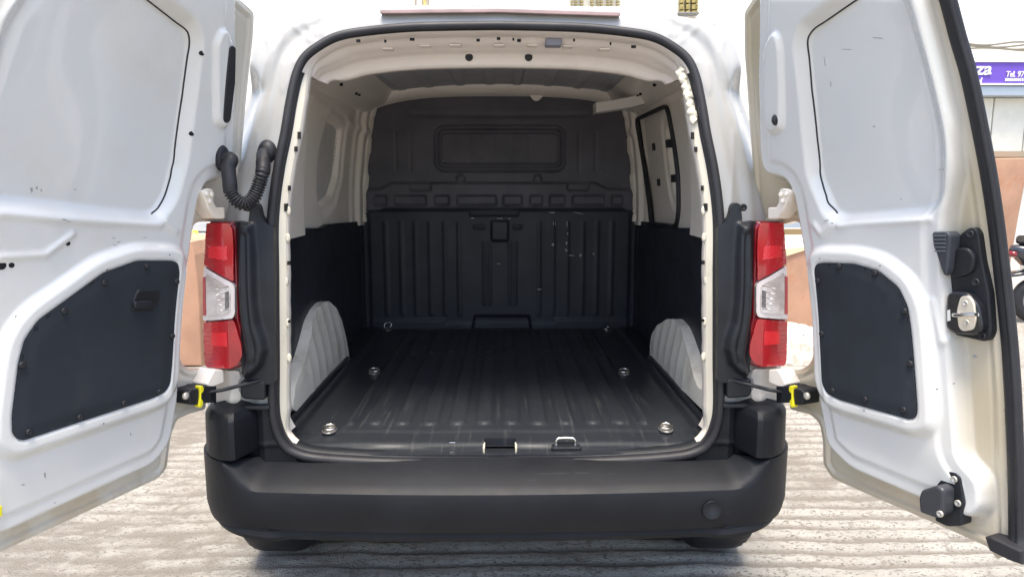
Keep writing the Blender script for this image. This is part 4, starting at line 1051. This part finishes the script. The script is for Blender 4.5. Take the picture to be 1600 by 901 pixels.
for px, r_, c_ in ((650, .010, 'g'), (660.5, .006, 'g'), (664.5, .018, 'o'), (669.5, .008, 'g')):
    a = fp(px, 11); kid(tube('wire', [(a[0], FY - .04, a[1]), (a[0] + .01, FY - .05, a[1] + .3), (a[0] - .01, FY - .04, a[1] + .9)], r_, bpy.data.materials['cable_grey'] if c_ == 'g' else OCH, None, 8), hc, (-.9, FY - .2, 3.4))
# left: grey shutter and a terracotta ramp wall beside the van
ls = empty('garage_shutter', (-4.2, FY, GROUND)); tag(ls, 'grey slatted garage shutter behind the terracotta ramp wall', 'shutter'); LSL = (-4.2, FY, GROUND)
GSH = mat('grey_shutter', (.55, .56, .56), .55, var=.15)
for k in range(16): kid(box('slat', (-4.3, FY - .01, GROUND + .08 + k * .125), (3.0, .07, .112), GSH, bev=.012), ls, LSL)
yw = 3.45
rw = [on_y(*q, yw) for q in [(250, 372), (298, 378), (304, 398), (309, 440), (312, 480), (316, 578), (250, 590)]]
rw = [(x, max(z, GROUND)) for x, z in rw]
tag(prism('ramp_wall', rw, ymap(yw), -.6, 0, TERRA, None, .01), 'terracotta rendered ramp wall with worn speckled foot', 'wall')
ylp = on_y(309, 452, 4.6)
tag(lathe('yellow_post', (ylp[0], 4.6, GROUND), (0, 0, 1), [(.045, 0), (.045, .95), (.035, 1.0), (0, 1.01)], YELLOW, None, 14), 'short yellow bollard between ramp wall and garage shutter', 'bollard')
# right: terracotta pier and broken kerb beside the van
yr = 4.3
rp = [on_y(*q, yr) for q in [(1228, 398), (1256, 389), (1275, 392), (1290, 500), (1290, 530), (1228, 560)]]
rp = [(x, max(z, GROUND)) for x, z in rp]; rp = [(x, z if z > .1 else GROUND) for x, z in rp]
pier = tag(prism('terracotta_pier', rp, ymap(yr), -.5, 0, TERRA, None, .01), 'terracotta pier beside the van, above the broken concrete kerb', 'wall')
cp2 = [on_y(*q, yr) for q in [(1226, 388), (1262, 384), (1278, 388), (1276, 393), (1256, 391), (1228, 400)]]
prism('coping', cp2, ymap(yr + .02), -.5, .04, mat('coping_cream', (.72, .62, .40), .8), pier, .004)
a = on_y(1226, 346, 5.6); b = on_y(1280, 362, 5.6)
rl_ = empty('metal_rail', (a[0], 5.6, GROUND)); tag(rl_, 'dark metal barrier rail behind the terracotta pier', 'rail')
kid(box('rail_beam', ((a[0] + b[0]) / 2, 5.6, a[1] - .03), (.9, .06, .07), ALU), rl_, (a[0], 5.6, GROUND))
kid(box('rail_beam', ((a[0] + b[0]) / 2, 5.6, b[1] + .0), (.9, .06, .06), mat('rail_brown', (.30, .21, .10), .6)), rl_, (a[0], 5.6, GROUND))
for dx in (-.4, .4): kid(box('rail_post', ((a[0] + b[0]) / 2 + dx, 5.66, a[1] / 2 + .01), (.05, .05, a[1] - GROUND - .02), ALU), rl_, (a[0], 5.6, GROUND))
kx, ky = on_z(1256, 545, GROUND + .08)
KV = []; KF = []; nk, mk = 22, 14
for i in range(nk + 1):
    for j in range(mk + 1):
        X_ = (i / nk - .5) * .9; Y_ = (j / mk - .5) * .6; e = 1 - max(abs(X_ / .45), abs(Y_ / .30)) ** 4
        KV.append((kx + X_, ky + .1 + Y_, GROUND - .02 + .30 * max(e, 0) ** .4 * (.55 + .6 * fbm(np.array([X_ * 6 + 9.]), np.array([Y_ * 6 + 4.]), 5)[0])))
for i in range(nk):
    for j in range(mk): a_ = i * (mk + 1) + j; KF.append((a_, a_ + mk + 1, a_ + mk + 2, a_ + 1))
tag(make('concrete_kerb', KV, KF, mat('broken_concrete', (.62, .58, .50), .9, vcol=(.35, .31, .26), vscale=14, bump=.9, bscale=60, bdist=.006)), 'broken pale concrete kerb at the foot of the terracotta pier', 'kerb')

# ---- parked scooter at the edge of view
sx0, sy0 = 6.19, 5.15
sc = empty('motor_scooter', (sx0, sy0, GROUND)); tag(sc, 'dark motor scooter parked beside the orange wall', 'scooter')
SCL = (sx0, sy0, GROUND); BLK = mat('scooter_black', (.02, .024, .035), .2, coat=.8); SEATM = mat('scooter_seat', (.015, .015, .016), .6); SILV = mat('scooter_silver', (.45, .46, .48), .3, metal=.5)
for dx in (-.62, .62):
    w = kid(empty('wheel', (sx0 + dx, sy0, GROUND + .24)), sc, SCL)
    V2 = []; F2 = []
    for i in range(32):
        for j in range(10):
            an, bn = 2 * math.pi * i / 32, 2 * math.pi * j / 10; rr = .185 + .055 * math.cos(bn); V2.append((rr * math.cos(an), .055 * math.sin(bn), rr * math.sin(an)))
    for i in range(32):
        for j in range(10): F2.append((i * 10 + j, ((i + 1) % 32) * 10 + j, ((i + 1) % 32) * 10 + (j + 1) % 10, i * 10 + (j + 1) % 10))
    make('tyre', V2, F2, RUBBER, w); lathe('rim', (0, 0, 0), (0, 1, 0), [(.14, -.03), (.14, -.02), (.04, -.015), (.04, .015), (.14, .02), (.14, .03)], SILV, w, 24)
def sbody(name, secs, m_):
    rings = []
    for (x, z, ry, rz) in secs: rings.append([(sx0 + x, sy0 + ry * math.copysign(abs(math.cos(t)) ** .7, math.cos(t)), GROUND + z + rz * math.copysign(abs(math.sin(t)) ** .8, math.sin(t))) for t in np.linspace(0, 2 * math.pi, 20, endpoint=False)])
    o = loft(name, rings, m_); n = 20; b = (len(rings) - 1) * n
    return kid(o, sc, SCL)
sbody('tail_body', [(-.93, .76, .01, .01), (-.90, .76, .06, .05), (-.75, .70, .13, .12), (-.5, .62, .17, .19), (-.2, .52, .17, .20), (-.02, .40, .15, .14), (.02, .38, .02, .02)], BLK)
sbody('seat', [(-.86, .84, .02, .01), (-.80, .86, .11, .05), (-.5, .83, .14, .06), (-.2, .78, .14, .06), (-.02, .75, .10, .05), (.02, .74, .01, .01)], SEATM)
sbody('floorboard', [(-.1, .27, .02, .02), (-.05, .27, .18, .04), (.3, .26, .18, .04), (.40, .30, .16, .06), (.44, .32, .02, .02)], BLK)
sbody('rear_mudguard', [(-.95, .50, .01, .01), (-.92, .50, .07, .02), (-.75, .53, .08, .03), (-.55, .52, .07, .03), (-.5, .5, .01, .01)], BLK)
sbody('front_mudguard', [(.36, .42, .01, .01), (.42, .46, .07, .03), (.62, .52, .08, .03), (.82, .46, .07, .03), (.88, .40, .01, .01)], BLK)
sbody('tail_light', [(-.945, .72, .01, .01), (-.94, .72, .05, .03), (-.90, .72, .07, .035), (-.86, .72, .02, .01)], REDD)
kid(box('chrome_trim', (sx0 - .72, sy0 - .16, GROUND + .60), (.40, .02, .035), CHROME, bev=.008), sc, SCL)
ap = []
for (x, z, hw) in [(.40, .26, .16), (.42, .45, .20), (.46, .70, .20), (.42, .88, .15), (.38, .96, .08)]: ap.append([(sx0 + x - .05 * (1 - abs(t)), sy0 + hw * t, GROUND + z) for t in np.linspace(-1, 1, 9)] + [(sx0 + x + .10 * (1 - abs(t) ** 2), sy0 + hw * t, GROUND + z) for t in np.linspace(1, -1, 9)])
kid(loft('apron', ap, BLK), sc, SCL)
kid(tube('handlebar', [(sx0 + .28, sy0 - .32, GROUND + 1.0), (sx0 + .36, sy0 - .15, GROUND + 1.0), (sx0 + .40, sy0, GROUND + .97), (sx0 + .36, sy0 + .15, GROUND + 1.0), (sx0 + .28, sy0 + .32, GROUND + 1.0)], .018, SEATM, None, 10), sc, SCL)
kid(tube('fork', [(sx0 + .62, sy0 + .07, GROUND + .24), (sx0 + .50, sy0 + .05, GROUND + .60)], .022, SILV, None, 10), sc, SCL)
